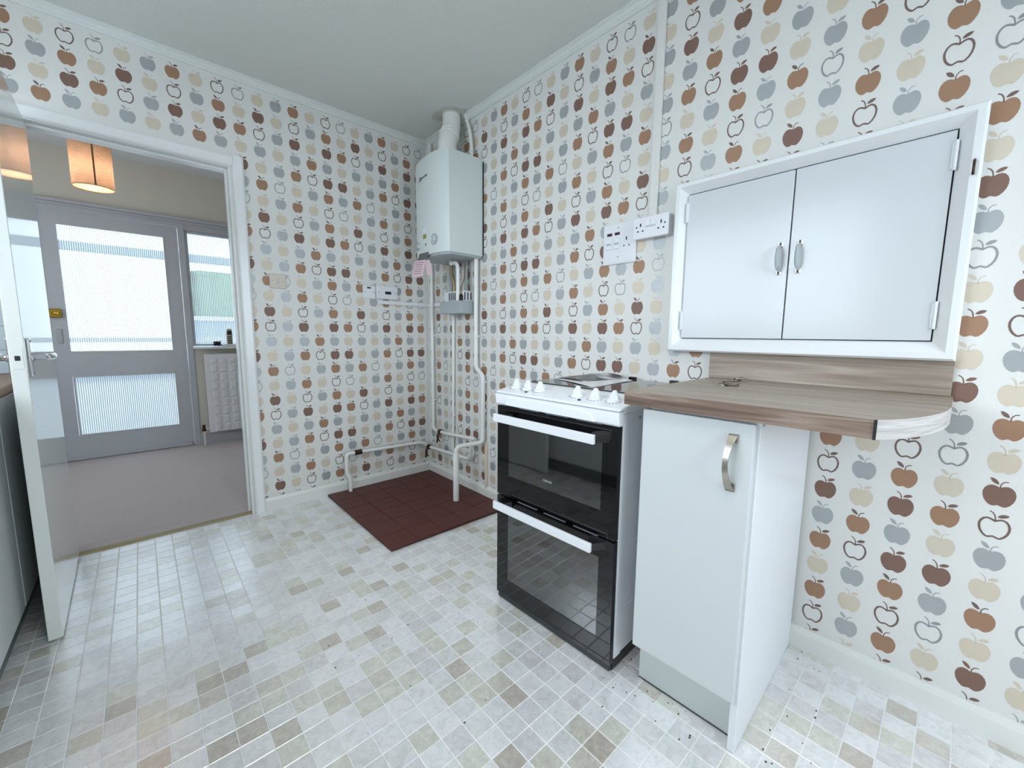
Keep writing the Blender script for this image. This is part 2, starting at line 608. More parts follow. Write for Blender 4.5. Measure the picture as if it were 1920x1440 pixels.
# ---- wallpaper print
PAT = {1: 'OGCTCD', 2: 'GCGoGC', 3: 'DGTCTO', 4: 'CTOGCG', 5: 'DGDTOT', 6: 'TCDGoC'}   # index: row mod 6
LEAF = {1: 'RLRLRL', 2: 'RLRRRL', 3: 'RLRLRR', 4: 'RLRLRL', 5: 'RLRLRL', 6: 'RLRLRL'}
ROW0, ROWP, COLP = 1.1352, 0.09035, 0.09227
HALF = [(0, .78), (.10, .86), (.28, .95), (.5, .98), (.72, .88), (.90, .64), (1.0, .30), (.99, -.05), (.90, -.40), (.72, -.72), (.5, -.93), (.32, -.98), (.14, -.91), (0, -.85)]
BODY = HALF + [(-x, y) for x, y in reversed(HALF[1:-1])]
# leaf to the right: stem hooks left, leaf lies low; leaf to the left: leaf stands steep, stem hooks right
STEMS = {'R': [((.05, .76), (-.04, .76)), ((.045, 1.04), (-.045, 1.04)), ((-.02, 1.30), (-.10, 1.25)), ((-.17, 1.52), (-.22, 1.44)), ((-.38, 1.63), (-.40, 1.54))],
         'L': [((.05, .76), (-.04, .76)), ((.06, 1.04), (-.02, 1.06)), ((.13, 1.22), (.06, 1.27)), ((.27, 1.35), (.23, 1.43)), ((.46, 1.37), (.46, 1.46))]}
LEAVES = {'R': [(.11, 1.10), (.20, 1.28), (.38, 1.42), (.60, 1.46), (.82, 1.40), (.72, 1.23), (.52, 1.11), (.30, 1.06)],
          'L': [(-.08, 1.08), (-.26, 1.10), (-.45, 1.22), (-.58, 1.40), (-.66, 1.64), (-.46, 1.63), (-.26, 1.50), (-.12, 1.30)]}
INK = ['D', 'T', 'C', 'G', 'O', 'o']
AS = 0.0292


def apples(bm, cells, place, flip=1):
    """print the apples on a wall mesh; place(a, z) gives the 3-D point for print coordinates"""
    for a, z, code, leaf, ok in cells:
        mi = 1 + INK.index(code)
        sx = flip
        V = lambda p, s=1.0: place(a + p[0] * AS * s * sx, z + p[1] * AS * s)
        if code in 'Oo':
            # ring of even thickness
            ins = []
            n = len(BODY)
            for i, p in enumerate(BODY):
                q, r = BODY[i - 1], BODY[(i + 1) % n]
                tx, ty = r[0] - q[0], r[1] - q[1]
                l = math.hypot(tx, ty)
                ins.append((p[0] + ty / l * 0.165, p[1] - tx / l * 0.165))
            vo = [bm.verts.new(V(p)) for p in BODY]
            vi = [bm.verts.new(V(p)) for p in ins]
            for i in range(n):
                f = bm.faces.new((vo[i], vo[(i + 1) % n], vi[(i + 1) % n], vi[i]))
                f.material_index = mi
        else:
            vo = [bm.verts.new(V(p)) for p in BODY]
            c = bm.verts.new(V((0, 0)))
            for i in range(len(vo)):
                f = bm.faces.new((c, vo[i], vo[(i + 1) % len(vo)]))
                f.material_index = mi
        li = 1 + INK.index('O') if code == 'T' else mi
        f = bm.faces.new([bm.verts.new(V(p)) for p in LEAVES[leaf]])
        f.material_index = li
        sv = [(bm.verts.new(V(p)), bm.verts.new(V(q))) for p, q in STEMS[leaf]]
        for (p0, q0), (p1, q1) in zip(sv, sv[1:]):
            f = bm.faces.new((p0, q0, q1, p1))
            f.material_index = li


WALLMATS = ['paper'] + INK


def wall_mesh(name, bm, label, mats=WALLMATS):
    o = obj(name, bm, mats)
    return tagged(o, label, 'wall', kind='structure')


# back wall (doorway wall)
bm = bmesh.new()
box(bm, XL - .1, DX0, 0, 0.13, 0, H + .1)
box(bm, DX1, 0.1, 0, 0.13, 0, H + .1)
box(bm, DX0, DX1, 0, 0.13, DZ, H + .1)
cells = []
for c in range(-9, 13):
    x = -1.0816 + COLP * (c - 1)
    b = (c - 1) % 6 + 1
    for r in range(-15, 13):
        z = ROW0 - r * ROWP
        if z > H - 0.02 or z < 0.03:
            continue
        if x < -1.19 and z < 2.05:
            continue
        if x - AS < XL:
            continue
        cells.append((x, z, PAT[b][r % 6], LEAF[b][r % 6], 1))
apples(bm, cells, lambda a, z: (a, -0.0004, z))
wall_back = wall_mesh('wall_back', bm, 'apple-print wallpapered wall around the open hallway doorway')

# right wall (cooker wall)
bm = bmesh.new()
box(bm, 0, 0.1, YF - .1, 0.0, 0, H + .1)
cells = []
for c in range(-7, 36):
    y = -(0.7022 + COLP * c)
    b = (c - 20 + 2) % 6 + 1
    for r in range(-15, 13):
        z = ROW0 - r * ROWP
        if z > H - 0.02 or z < 0.03 or y < YF + .05:
            continue
        cells.append((y, z, PAT[b][r % 6], LEAF[b][r % 6], 1))
apples(bm, cells, lambda a, z: (-0.0004, a, z), -1)
wall_right = wall_mesh('wall_right', bm, 'apple-print wallpapered wall behind the cooker and wall cupboard')

# left wall with the sink window, and the wall behind the camera with the garden window
bm = bmesh.new()
wy0, wy1, wz0, wz1 = -2.30, -0.45, 1.08, 2.24
box(bm, XL - .1, XL, YF - .1, 0, 0, wz0)
box(bm, XL - .1, XL, YF - .1, 0, wz1, H + .1)
box(bm, XL - .1, XL, YF - .1, wy0, wz0, wz1)
box(bm, XL - .1, XL, wy1, 0, wz0, wz1)
wall_mesh('wall_left', bm, 'plain pale kitchen wall with a wide window over the base units', ['kitchen_plain'])
bm = bmesh.new()
gx0, gx1, gz0, gz1 = -1.55, -0.35, 0.80, 2.20
box(bm, XL, 0, YF - .1, YF, 0, gz0)
box(bm, XL, 0, YF - .1, YF, gz1, H + .1)
box(bm, XL, gx0, YF - .1, YF, gz0, gz1)
box(bm, gx1, 0, YF - .1, YF, gz0, gz1)
wall_mesh('wall_front', bm, 'plain pale kitchen wall with the garden window, behind the viewer', ['kitchen_plain'])


def window_frame(name, label, axis, a0, a1, z0, z1, pos, splits):
    bm = bmesh.new()
    t, d = 0.05, 0.03
    def bar(p0, p1, q0, q1):
        if axis == 'y':
            box(bm, pos - d, pos + d, p0, p1, q0, q1, .004)
        else:
            box(bm, p0, p1, pos - d, pos + d, q0, q1, .004)
    bar(a0, a1, z0, z0 + t)
    bar(a0, a1, z1 - t, z1)
    bar(a0, a0 + t, z0 + t, z1 - t)
    bar(a1 - t, a1, z0 + t, z1 - t)
    for s in splits:
        bar(s - t / 2, s + t / 2, z0 + t, z1 - t)
    o = obj(name, bm, 'white_plastic')
    return tagged(o, label, 'window', kind='structure')


window_frame('window_1', 'white framed kitchen window over the left base units', 'y', wy0, wy1, wz0, wz1, XL - .05, [-1.375])
window_frame('window_2', 'white framed garden window behind the viewer', 'x', gx0, gx1, gz0, gz1, YF - .05, [-.95])

tagged(obj('ceiling', B(XL - .1, .1, YF - .1, .13, H, H + .1), 'ceiling'), 'grey-white stippled kitchen ceiling', 'ceiling', kind='structure')

# plaster patch where the flue goes through the ceiling
bm = bmesh.new()
random.seed(4)
ring = []
for k in range(18):
    a = 2 * PI * k / 18
    rr = random.uniform(.085, .13)
    ring.append((-.10 + math.cos(a) * rr * .75, -.46 + math.sin(a) * rr * 1.15))
ring = [(min(-.005, x), y) for x, y in ring]
prism(bm, ring, 'z', H - .0035, H - .0005)
o = obj('plaster_patch', bm, 'plaster')
o.parent = bpy.data.objects['ceiling']

# ---- floor: sheet vinyl with small embossed square tiles
bm = B(XL, 0, YF, 0.012, -0.05, 0)
floor = tagged(obj('floor', bm, 'grout'), 'kitchen floor of small mottled grey and beige square tiles', 'floor', kind='structure')
TX, TY = 0.0685, 0.0671
random.seed(11)
tiles = []
i0 = -14
for i in range(-14, 26):
    x0 = -1.759 + i * TX
    for j in range(-12, 50):
        y1 = -0.748 - j * TY
        xa, xb, ya, yb = x0, x0 + TX, y1 - TY, y1
        if xb > 0 or xa < -2.09 or yb > 0.012 or ya < YF:
            if not (xa < 0 and xb > -2.09 and yb > YF and ya < 0):
                continue
        xa, xb, ya, yb = max(xa, -2.09), min(xb, -0.001), max(ya, YF), min(yb, 0.010)
        if xb - xa < .012 or yb - ya < .012:
            continue
        cx, cy = (xa + xb) / 2, (ya + yb) / 2
        tone = random.choices(range(6), VWEIGHT)[0]
        d = Vector((cx, cy, 0)) - CAM_POS
        zc = d.dot(CAM_F)
        vis = False
        if zc > .2:
            px = 960 + 764.1 * d.dot(CAM_R) / zc
            py = 720 - 764.1 * d.dot(CAM_U) / zc
            vis = -20 < px < 1940 and 900 < py < 1460
        hidden = (cx > -.60 and -2.13 < cy < -1.60) or (cx > -.53 and -2.5 < cy < -2.21) or (cx > -.80 and cy > -.95) or (cx < -2.06)
        full = abs(xb - xa - TX) < 1e-6 and abs(yb - ya - TY) < 1e-6
        tiles.append((0 if (vis and not hidden and full) else 1, d.length, xa, xb, ya, yb, tone))
tiles.sort()
GAP, TH = 0.0011, 0.0007


def tile_bm(bm, xa, xb, ya, yb, mi=0):
    g, h, s = GAP, TH, 0.0012
    lo = [bm.verts.new(c) for c in ((xa + g, ya + g, 0), (xb - g, ya + g, 0), (xb - g, yb - g, 0), (xa + g, yb - g, 0))]
    hi = [bm.verts.new(c) for c in ((xa + g + s, ya + g + s, h), (xb - g - s, ya + g + s, h), (xb - g - s, yb - g - s, h), (xa + g + s, yb - g - s, h))]
    f = [bm.faces.new(hi)]
    for k in range(4):
        f.append(bm.faces.new((lo[k], lo[(k + 1) % 4], hi[(k + 1) % 4], hi[k])))
    for q in f:
        q.material_index = mi


tmesh = []
for t in range(6):
    b_ = bmesh.new()
    tile_bm(b_, -TX / 2, TX / 2, -TY / 2, TY / 2)
    me = bpy.data.meshes.new('floor_tile')
    b_.to_mesh(me)
    b_.free()
    me.materials.append(VINYL[t])
    tmesh.append(me)
rest = bmesh.new()
for k, (_, _, xa, xb, ya, yb, tone) in enumerate(tiles):
    if k < 300:
        o = bpy.data.objects.new('floor_tile', tmesh[tone])
        COL.objects.link(o)
        o.parent = floor
        o.location = ((xa + xb) / 2, (ya + yb) / 2, 0)
    else:
        tile_bm(rest, xa, xb, ya, yb, tone)
o = obj('floor_tiles', rest, VINYL, floor)
o['kind'] = 'stuff'

# ---- skirtings and coving
def skirting(name, label, pts_axis, a0, a1, h=0.082, d=0.016):
    bm = bmesh.new()
    prof = [(0, 0), (-d, 0), (-d, h * .78), (-d * .55, h), (0, h)]
    prism(bm, prof, pts_axis, a0, a1)
    return tagged(obj(name, bm, 'skirting'), label, 'skirting', kind='structure')


bm = bmesh.new()
prism(bm, [(0, 0), (-.016, 0), (-.016, .062), (-.009, .082), (0, .082)], 'x', -1.17, 0)
tagged(obj('baseboard_back', bm, 'skirting'), 'white skirting board below the doorway wall', 'skirting', kind='structure')
bm = bmesh.new()
prism(bm, [(0, 0), (-.016, 0), (-.016, .06), (-.009, .079), (0, .079)], 'y', -3.99, -.016)
tagged(obj('baseboard_right', bm, 'skirting'), 'white skirting board below the cooker wall', 'skirting', kind='structure')
cove = [(0, H), (-.034, H), (-.034, H - .007), (-.022, H - .011), (-.014, H - .020), (-.009, H - .023), (-.009, H - .036), (0, H - .036)]
bm = prism(bmesh.new(), cove, 'x', XL, 0)
tagged(obj('trim_1', bm, 'coving'), 'white ceiling moulding above the doorway wall', 'moulding', kind='structure')
bm = prism(bmesh.new(), cove, 'y', YF, -.034)
tagged(obj('trim_2', bm, 'coving'), 'white ceiling moulding above the cooker wall', 'moulding', kind='structure')

# ---- door lining and architraves
bm = bmesh.new()
box(bm, DX1 - .006, DX1 - .0003, -.002, .132, 0, DZ - .0003)
box(bm, DX0 + .0003, DX0 + .003, -.002, .132, 0, DZ - .0003)
box(bm, DX0 + .003, DX1 - .006, -.002, .132, DZ - .006, DZ - .0003)
box(bm, DX1 - .018, DX1 - .006, .04, .075, 0, DZ - .006, .002)     # door stop
box(bm, DX0 + .003, DX1 - .018, .04, .075, DZ - .018, DZ - .006, .002)
tagged(obj('trim_3', bm, 'white_gloss'), 'white painted door lining of the kitchen doorway', 'door frame', kind='structure')
AP = [(0, 0), (0, -.012), (.008, -.018), (.044, -.020), (.054, -.014), (.054, 0)]
bm = prism(bmesh.new(), [(-1.224 + a, b) for a, b in AP], 'z', 0, 2.066, )
tagged(obj('trim_4', bm, 'white_gloss'), 'upright white architrave on the right of the doorway', 'architrave', kind='structure')
bm = prism(bmesh.new(), [(b, 2.010 + a) for a, b in AP], 'x', -2.048, -1.224)
tagged(obj('trim_5', bm, 'white_gloss'), 'white architrave across the top of the doorway', 'architrave', kind='structure')
bm = prism(bmesh.new(), [(-1.994 - a, b) for a, b in AP], 'z', 0, 2.010)
tagged(obj('trim_6', bm, 'white_gloss'), 'upright white architrave behind the open kitchen door', 'architrave', kind='structure')
bm = prism(bmesh.new(), [(.008, 0), (.014, .008), (.030, .011), (.046, .008), (.052, 0)], 'x', DX0, DX1)
tagged(obj('trim_7', bm, 'strip'), 'thin metal carpet strip across the doorway threshold', 'threshold', kind='structure')

# ================================================================== HALLWAY
HY = 2.128
HXL, HXR = -2.85, -0.25
tagged(obj('floor_hall', B(HXL, HXR, .13, HY + .2, -.05, .006), 'carpet'), 'mauve-brown hallway carpet beyond the doorway', 'carpet', kind='structure')
tagged(obj('floor_threshold', B(DX0, DX1, .04, .13, -.05, .005), 'carpet'), 'strip of mauve carpet inside the door lining', 'carpet', kind='structure')
tagged(obj('ceiling_hall', B(HXL - .1, HXR + .1, .13, HY + .2, 2.545, 2.645), 'hall_ceiling'), 'white hallway ceiling', 'ceiling', kind='structure')
tagged(obj('wall_hall_left', B(HXL - .1, HXL, .13, HY + .2, -.05, 2.645), 'hall_wall'), 'hallway side wall on the left', 'wall', kind='structure')
tagged(obj('wall_hall_right', B(HXR, HXR + .1, .13, HY + .2, -.05, 2.645), 'hall_wall'), 'hallway side wall on the right', 'wall', kind='structure')
# hall face of the kitchen wall is the same wall; front wall of the hall with door and side window
FX0, FX1 = -2.215, -1.343
WX0, WX1, WZ0, WZ1 = -1.297, -0.50, 0.965, 2.035
bm = bmesh.new()
box(bm, HXL, HXR, HY, HY + .12, 2.11, 2.645)
box(bm, HXL, FX0 - .05, HY, HY + .12, -.05, 2.11)
box(bm, FX1 + .045, HXR, HY, HY + .12, -.05, .945)
box(bm, WX1, HXR, HY, HY + .12, .945, 2.11)
tagged(obj('wall_hall_front', bm, 'hall_wall'), 'beige hallway wall over the glazed front door', 'wall', kind='structure')
# frame around the door and side window, ledge above
bm = bmesh.new()
box(bm, FX0 - .05, FX0, HY - .012, HY + .10, 0, 2.11)
box(bm, FX1, WX0, HY - .012, HY + .10, 0, 2.11, .003)
box(bm, FX0, FX1, HY - .012, HY + .10, 2.055, 2.11)
box(bm, WX0, WX1, HY - .006, HY + .10, 2.035, 2.11)
box(bm, WX1, WX1 + .05, HY - .006, HY + .10, .96, 2.11)
box(bm, FX0 - .06, WX1 + .05, HY - .05, HY, 2.11, 2.135, .004)
box(bm, FX0 - .06, WX1 + .05, HY - .03, HY, 2.09, 2.11, .003)
tagged(obj('trim_8', bm, 'hall_white'), 'white frame around the front door and its side window', 'door frame', kind='structure')


def reeded_pane(name, x0, x1, z0, z1, y, parent, pitch=0.0125):
    bm = bmesh.new()
    n = max(2, int(round((x1 - x0) / pitch)))
    p = (x1 - x0) / n
    sub = 4
    prev = None
    for i in range(n * sub + 1):
        x = x0 + i * p / sub
        ph = (i % sub) / sub
        yy = y - 0.0022 * math.sin(PI * ph)
        a, b = bm.verts.new((x, yy, z0)), bm.verts.new((x, yy, z1))
        if prev:
            bm.faces.new((prev[0], a, b, prev[1]))
        prev = (a, b)
    return obj(name, bm, 'reeded', parent)


# front door
fd = empty('door_2', (FX1, HY, 0), 0, 'white hallway front door with two reeded glass panes', 'door', kind='structure')
GU = (-2.110, -1.440, 0.922, 1.957)
GL = (-2.107, -1.440, 0.216, 0.724)
y0, y1 = HY + .012, HY + .056
bm = bmesh.new()
box(bm, FX0 + .003, GU[0], y0, y1, .012, 2.050)
box(bm, GU[1], FX1 - .003, y0, y1, .012, 2.050)
box(bm, GU[0], GU[1], y0, y1, GU[3], 2.050)
box(bm, GU[0], GU[1], y0, y1, GL[3], GU[2])
box(bm, GU[0], GU[1], y0, y1, .012, GL[2])
obj('door_leaf', bm, 'hall_white', fd)
for g in (GU, GL):
    bm = bmesh.new()
    t = .010
    box(bm, g[0], g[0] + t, y0 - .003, y0 + .012, g[2], g[3])
    box(bm, g[1] - t, g[1], y0 - .003, y0 + .012, g[2], g[3])
    box(bm, g[0] + t, g[1] - t, y0 - .003, y0 + .012, g[2], g[2] + t)
    box(bm, g[0] + t, g[1] - t, y0 - .003, y0 + .012, g[3] - t, g[3])
    obj('glazing_bead', bm, 'hall_white', fd)
    reeded_pane('glass_pane', g[0], g[1], g[2], g[3], HY + .034, fd)
bm = bmesh.new()
box(bm, -2.195, -2.125, HY - .018, y0, 1.205, 1.275, .004)
box(bm, -2.175, -2.150, HY - .034, HY - .018, 1.228, 1.252, .004)
o = obj('night_latch', bm, 'brass', fd)
o['label'] = 'brass night latch'
obj('latch_knob', lathe(bmesh.new(), [(0, 0), (.006, 0), (.006, .012), (.013, .014), (.013, .026), (0, .028)], (-2.150, HY - .034, 1.24), '-y', 12), 'brass', o)
o = obj('lock_plate', B(-2.168, -2.136, HY + .004, y0, .995, 1.115, .003), 'box_grey', fd)
o['label'] = 'grey metal lock plate'
obj('weather_bar', B(FX0 + .02, FX1 - .02, HY - .004, y0, .012, .04, .003), 'hall_white', fd)

# side window
sw = empty('window_3', (WX0, HY, WZ0), 0, 'reeded glass side window beside the front door', 'window', kind='structure')
bm = bmesh.new()
t = .022
box(bm, WX0, WX0 + t, HY + .01, HY + .06, WZ0, WZ1, .002)
box(bm, WX1 - t, WX1, HY + .01, HY + .06, WZ0, WZ1, .002)
box(bm, WX0 + t, WX1 - t, HY + .01, HY + .06, WZ0, WZ0 + .02, .002)
box(bm, WX0 + t, WX1 - t, HY + .01, HY + .06, WZ1 - .02, WZ1, .002)
obj('window_frame', bm, 'hall_white', sw)
reeded_pane('glass_pane', WX0 + t, WX1 - t, WZ0 + .02, WZ1 - .02, HY + .035, sw)
obj('window_sill', B(WX0 - .005, WX1 + .05, HY - .10, HY + .02, .940, .962, .006, 2), 'radiator', sw)

tagged(obj('baseboard_hall', prism(bmesh.new(), [(HY, .006), (HY - .018, .006), (HY - .018, .09), (HY - .01, .11), (HY, .11)], 'x', FX1 + .045, HXR), 'hall_white'),
       'white hallway skirting board under the radiator', 'skirting', kind='structure')

# porch and garden seen softly through the reeded glass
tagged(obj('floor_outside', B(-22, 20, -24, 18, -.25, -.08), 'paving'), 'pale paved ground outside the front door', 'paving', kind='structure')
pr = empty('porch_frame', (-1.5, 3.5, -.08), 0, 'white porch rails seen blurred through the reeded glass', 'porch')
for z0_, z1_, mm in ((1.93, 2.02, 'outside_blue'), (.56, .62, 'outside_blue'), (.98, 1.03, 'outside_white')):
    obj('rail', B(-3.4, .6, 3.47, 3.53, z0_, z1_, .004), mm, pr)
for x_ in (-3.4, .55):
    obj('post', B(x_ - .03, x_ + .03, 3.45, 3.55, -.08, 2.4, .004), 'outside_white', pr)
obj('low_panel', B(-3.4, .6, 3.49, 3.51, -.08, .56), 'outside_white', pr)
hg = bmesh.new()
random.seed(3)
box(hg, -.86, 4.0, 7.2, 8.0, -.08, 2.25, .08, 2)
bmesh.ops.subdivide_edges(hg, edges=list(hg.edges), cuts=6, use_grid_fill=True)
for v in hg.verts:
    v.co += Vector((random.uniform(-.03, .03), random.uniform(-.06, .06), random.uniform(-.04, .04)))
tagged(obj('garden_hedge', hg, 'hedge', smooth=True), 'green clipped hedge blurred behind the side window', 'hedge')
gw = empty('garden_wall', (1.5, 6.6, -.08), 0, 'low pale garden wall in front of the hedge', 'garden wall')
obj('wall_body', B(-1.0, 4.0, 6.5, 6.7, -.08, 1.30), 'outside_blue', gw)
obj('coping', B(-1.05, 4.05, 6.45, 6.75, 1.30, 1.38, .01), 'outside_white', gw)

# radiator
rd = empty('radiator', (-.8, HY - .09, .12), 0, 'white pressed-panel radiator under the hallway side window', 'radiator')
RX0, RX1, RZ0, RZ1, RY = -1.228, -.42, .126, .890, HY - .085
bm = bmesh.new()
box(bm, RX0, RX1, RY, RY + .03, RZ0, RZ1, .006, 2)
nc = 10
px_ = (RX1 - RX0 - .07) / nc
zz = RZ1 - .045
rows = [.045] + [.072] * 8
for h_ in rows:
    for c in range(nc):
        xa = RX0 + .035 + c * px_ + .011
        xb = xa + px_ - .022
        v0 = [bm.verts.new((x, RY - .0005, z)) for x, z in ((xa, zz - h_), (xb, zz - h_), (xb, zz), (xa, zz))]
        q = .011
        v1 = [bm.verts.new((x, RY - .009, z)) for x, z in ((xa + q, zz - h_ + q), (xb - q, zz - h_ + q), (xb - q, zz - q), (xa + q, zz - q))]
        bm.faces.new(v1)
        for k in range(4):
            bm.faces.new((v0[k], v0[(k + 1) % 4], v1[(k + 1) % 4], v1[k]))
    zz -= h_ + .012
obj('panel', bm, 'radiator', rd)
obj('bracket', B(-1.0, -.96, RY + .03, HY - .002, .3, .75), 'hall_white', rd)
bm = tube(bmesh.new(), [(RX0 + .01, RY + .015, .165), (RX0 - .045, RY + .015, .165)], .009)
tube(bm, fillet([(RX0 - .04, RY + .015, .165), (RX0 - .045, RY + .015, .12), (RX0 - .045, RY + .015, .006)], .01), .0075)
obj('valve_tail', bm, 'pipe', rd, smooth=True)
o = obj('valve', lathe(bmesh.new(), [(0, -.01), (.016, -.01), (.018, .0), (.018, .012), (.012, .018), (.012, .05), (0, .05)], (RX0 - .045, RY + .015, .155), 'z', 14), 'bronze', rd, smooth=True)

# cordless phone on the sill and its lead
ph = empty('cordless_phone', (-1.012, HY - .055, .962), 0, 'cordless phone standing in its charger on the hallway sill', 'phone')
bm = bmesh.new()
prism(bm, [(-1.068, HY - .095), (-.958, HY - .095), (-.948, HY - .02), (-1.078, HY - .02)], 'z', .962, .984, .006)
obj('charger', bm, 'white_plastic', ph)
bm = bmesh.new()
prism(bm, [(-1.036, .975), (-.990, .975), (-.988, 1.10), (-.996, 1.135), (-1.03, 1.135), (-1.038, 1.10)], 'y', HY - .07, HY - .042, .005)
obj('handset', bm, 'beige_plastic', ph)
obj('screen', B(-1.030, -.996, HY - .072, HY - .069, 1.075, 1.115), 'dark', ph)
bm = bmesh.new()
for r_ in range(4):
    for c_ in range(3):
        box(bm, -1.031 + c_ * .0125, -1.022 + c_ * .0125, HY - .073, HY - .069, .99 + r_ * .02, 1.003 + r_ * .02)
obj('keypad', bm, 'dark', ph)
bm = bmesh.new()
random.seed(8)
cp_ = [(-1.07, HY - .05, .975)]
for k in range(26):
    a = k * 1.9
    cp_.append((-1.115 + .028 * math.cos(a), HY - .05 + .02 * math.sin(a), .972 + .012 * (k % 4) + random.uniform(-.004, .004)))
tube(bm, cp_, .0052, 6)
tagged(obj('phone_lead', bm, 'black', smooth=True), 'bundled black lead beside the cordless phone', 'cable')

# pendant lamp
LX, LY = -1.822, 1.15
lm = empty('pendant_lamp', (LX, LY, 2.545), 0, 'lit linen drum pendant lamp hanging in the hallway', 'lamp')
ZB, ZT, LR = 2.035, 2.315, .102
obj('lamp_shade', lathe(bmesh.new(), [(LR - .002, ZB), (LR, ZB), (LR, ZT), (LR - .002, ZT), (LR - .002, ZB)], (LX, LY, 0), 'z', 48), 'shade', lm, smooth=True)
obj('diffuser_disc', lathe(bmesh.new(), [(0, ZB + .004), (LR - .003, ZB + .004), (LR - .003, ZB + .006), (0, ZB + .006)], (LX, LY, 0), 'z', 40), 'diffuser', lm)
sa = math.atan2(CAM_POS.y - LY, CAM_POS.x - LX) + .10
bm = B(-.0012, .0016, -.004, .004, ZB, ZT)
bm.transform(Matrix.Translation((LX, LY, 0)) @ Matrix.Rotation(sa, 4, 'Z') @ Matrix.Translation((LR, 0, 0)))
obj('shade_seam', bm, mat('shade_seam', srgb(120, 96, 76), .8), lm)
obj('cord', tube(bmesh.new(), [(LX, LY, 2.22), (LX, LY, 2.535)], .004, 8), 'white_plastic', lm)
obj('ceiling_rose', lathe(bmesh.new(), [(0, 2.545), (.042, 2.545), (.040, 2.525), (.012, 2.515), (0, 2.515)], (LX, LY, 0), 'z', 24), 'white_plastic', lm, smooth=True)
obj('bulb_holder', lathe(bmesh.new(), [(0, 2.24), (.018, 2.24), (.02, 2.20), (0, 2.19)], (LX, LY, 0), 'z', 16), 'white_plastic', lm, smooth=True)
pl = bpy.data.lights.new('lamp_bulb', 'POINT')
pl.energy = 3.2
pl.color = (1.0, .86, .74)
pl.shadow_soft_size = .03
plo = bpy.data.objects.new('lamp_bulb', pl)
COL.objects.link(plo)
plo.location = (LX, LY, 2.15)

# unseen fill panel added above the viewer to lift the floor and worktop
KX, KY = -1.42, -2.50
kl = empty('kitchen_fill_light', (KX, KY, H), 0, 'unseen square fill light added above the viewer to brighten the kitchen', 'lamp')
obj('housing', B(KX - .31, KX + .31, KY - .31, KY + .31, H - .045, H, .006), 'white_plastic', kl)
l_ = area('kitchen_fill_panel', (KX, KY, H - .048), (0, 0, 0), .58, .58, 5.5, (1.0, 0.97, 0.93))
l_.data.spread = math.radians(115)

# ================================================================== KITCHEN DOOR (open)
kd_ang = math.atan2(-.74, .015) + PI / 2      # leaf swung back into the kitchen
kd = empty('door_1', (-1.9685, -.004, 0), kd_ang, 'open glossy white kitchen door with chrome lever handle', 'door', kind='structure')
# local frame: -y along the leaf from the hinge, +x is the face towards the room
LW, LT = .742, .036
obj('door_leaf', B(-LT, 0, -LW, -.002, .012, 1.988, .0015), 'door_gloss', kd, world=False)
for s, nm in ((0, 'lever_handle'), (1, 'lever_handle')):
    sg = 1 if s == 0 else -1
    xo = 0 if s == 0 else -LT
    bm = bmesh.new()
    box(bm, xo, xo + sg * .008, -LW + .035, -LW + .077, .945, 1.075, .003, 2)
    h = obj(nm, bm, 'chrome', kd, world=False)
    h['label'] = 'chrome lever handle'
    bm = bmesh.new()
    lathe(bm, [(0, .006), (.014, .006), (.014, .012), (.010, .016), (.010, .040), (0, .042)], (xo, -LW + .056, 1.01), 'x' if s == 0 else '-x', 16)
    tube(bm, fillet([(xo + sg * .040, -LW + .056, 1.01), (xo + sg * .046, -LW + .085, 1.012), (xo + sg * .050, -LW + .135, 1.008), (xo + sg * .044, -LW + .165, 1.012)], .02), [.011] * 8 + [.0095] * 7 + [.012], 10)
    obj('lever', bm, 'chrome', h, world=False, smooth=True)
    bm = bmesh.new()
    for z_ in (.955, 1.065):
        lathe(bm, [(0, .0075), (.004, .0075), (.003, .0095), (0, .0097)], (xo, -LW + .056, z_), 'x' if s == 0 else '-x', 8)
    obj('screws', bm, 'steel', h, world=False)
o = obj('latch_plate', B(-LT / 2 - .012, -LT / 2 + .012, -LW - .001, -LW + .002, .975, 1.045), 'door_gloss', kd, world=False)
obj('latch_hole', B(-LT / 2 - .006, -LT / 2 + .006, -LW - .0025, -LW + .002, 1.002, 1.018, .001), 'dark', o, world=False)  # dark block stands in for the shade inside the latch hole

# ================================================================== LEFT BASE UNITS (behind the door)
UX = -2.045
names = ['white kitchen base unit in the shade behind the open door', 'second white base unit from the doorway wall on the left', 'third white base unit from the doorway wall on the left',
         'fourth white base unit from the doorway wall on the left']
ye = -.02
for k, lb in enumerate(names):
    w_ = .60 if k else .62
    u = empty('base_unit', (UX, ye, 0), 0, lb, 'cabinet', 'base units along the left wall')
    obj('carcass', B(XL + .002, UX - .020, ye - w_ + .001, ye - .001, .10, .872), 'unit_white', u)
    obj('door', B(UX - .018, UX, ye - w_ + .003, ye - .003, .115, .865, .003, 2), 'unit_door', u)
    obj('kick_board', B(UX - .05, UX - .034, ye - w_, ye, 0, .10), 'kick', u)
    ye -= w_
bm = B(XL + .002, UX + .012, ye, -.002, .873, .911, .005, 2)
tagged(obj('laminate_worktop', bm, 'laminate'), 'dark brown worktop on the left base units behind the door', 'worktop')
# glazed tiles on the doorway wall behind the door
for r_ in range(6):
    for c_ in range(6):
        x_ = -2.052 - c_ * .102
        z_ = .912 + r_ * .104
        o = obj('wall_tile', B(x_ - .1, x_, -.007, 0, z_, z_ + .102, .0015), 'glaze', wall_back)
tagged(obj('appliance_cable', pipe([(-2.022, -.50, .868), (-2.016, -.49, .80), (-2.018, -.44, .76), (-2.020, -.42, .71), (-2.022, -.44, .655), (-2.022, -.46, .63)], .006, .03, 8), 'cable', smooth=True),
       'thin grey cable dangling in front of the left base unit', 'cable')

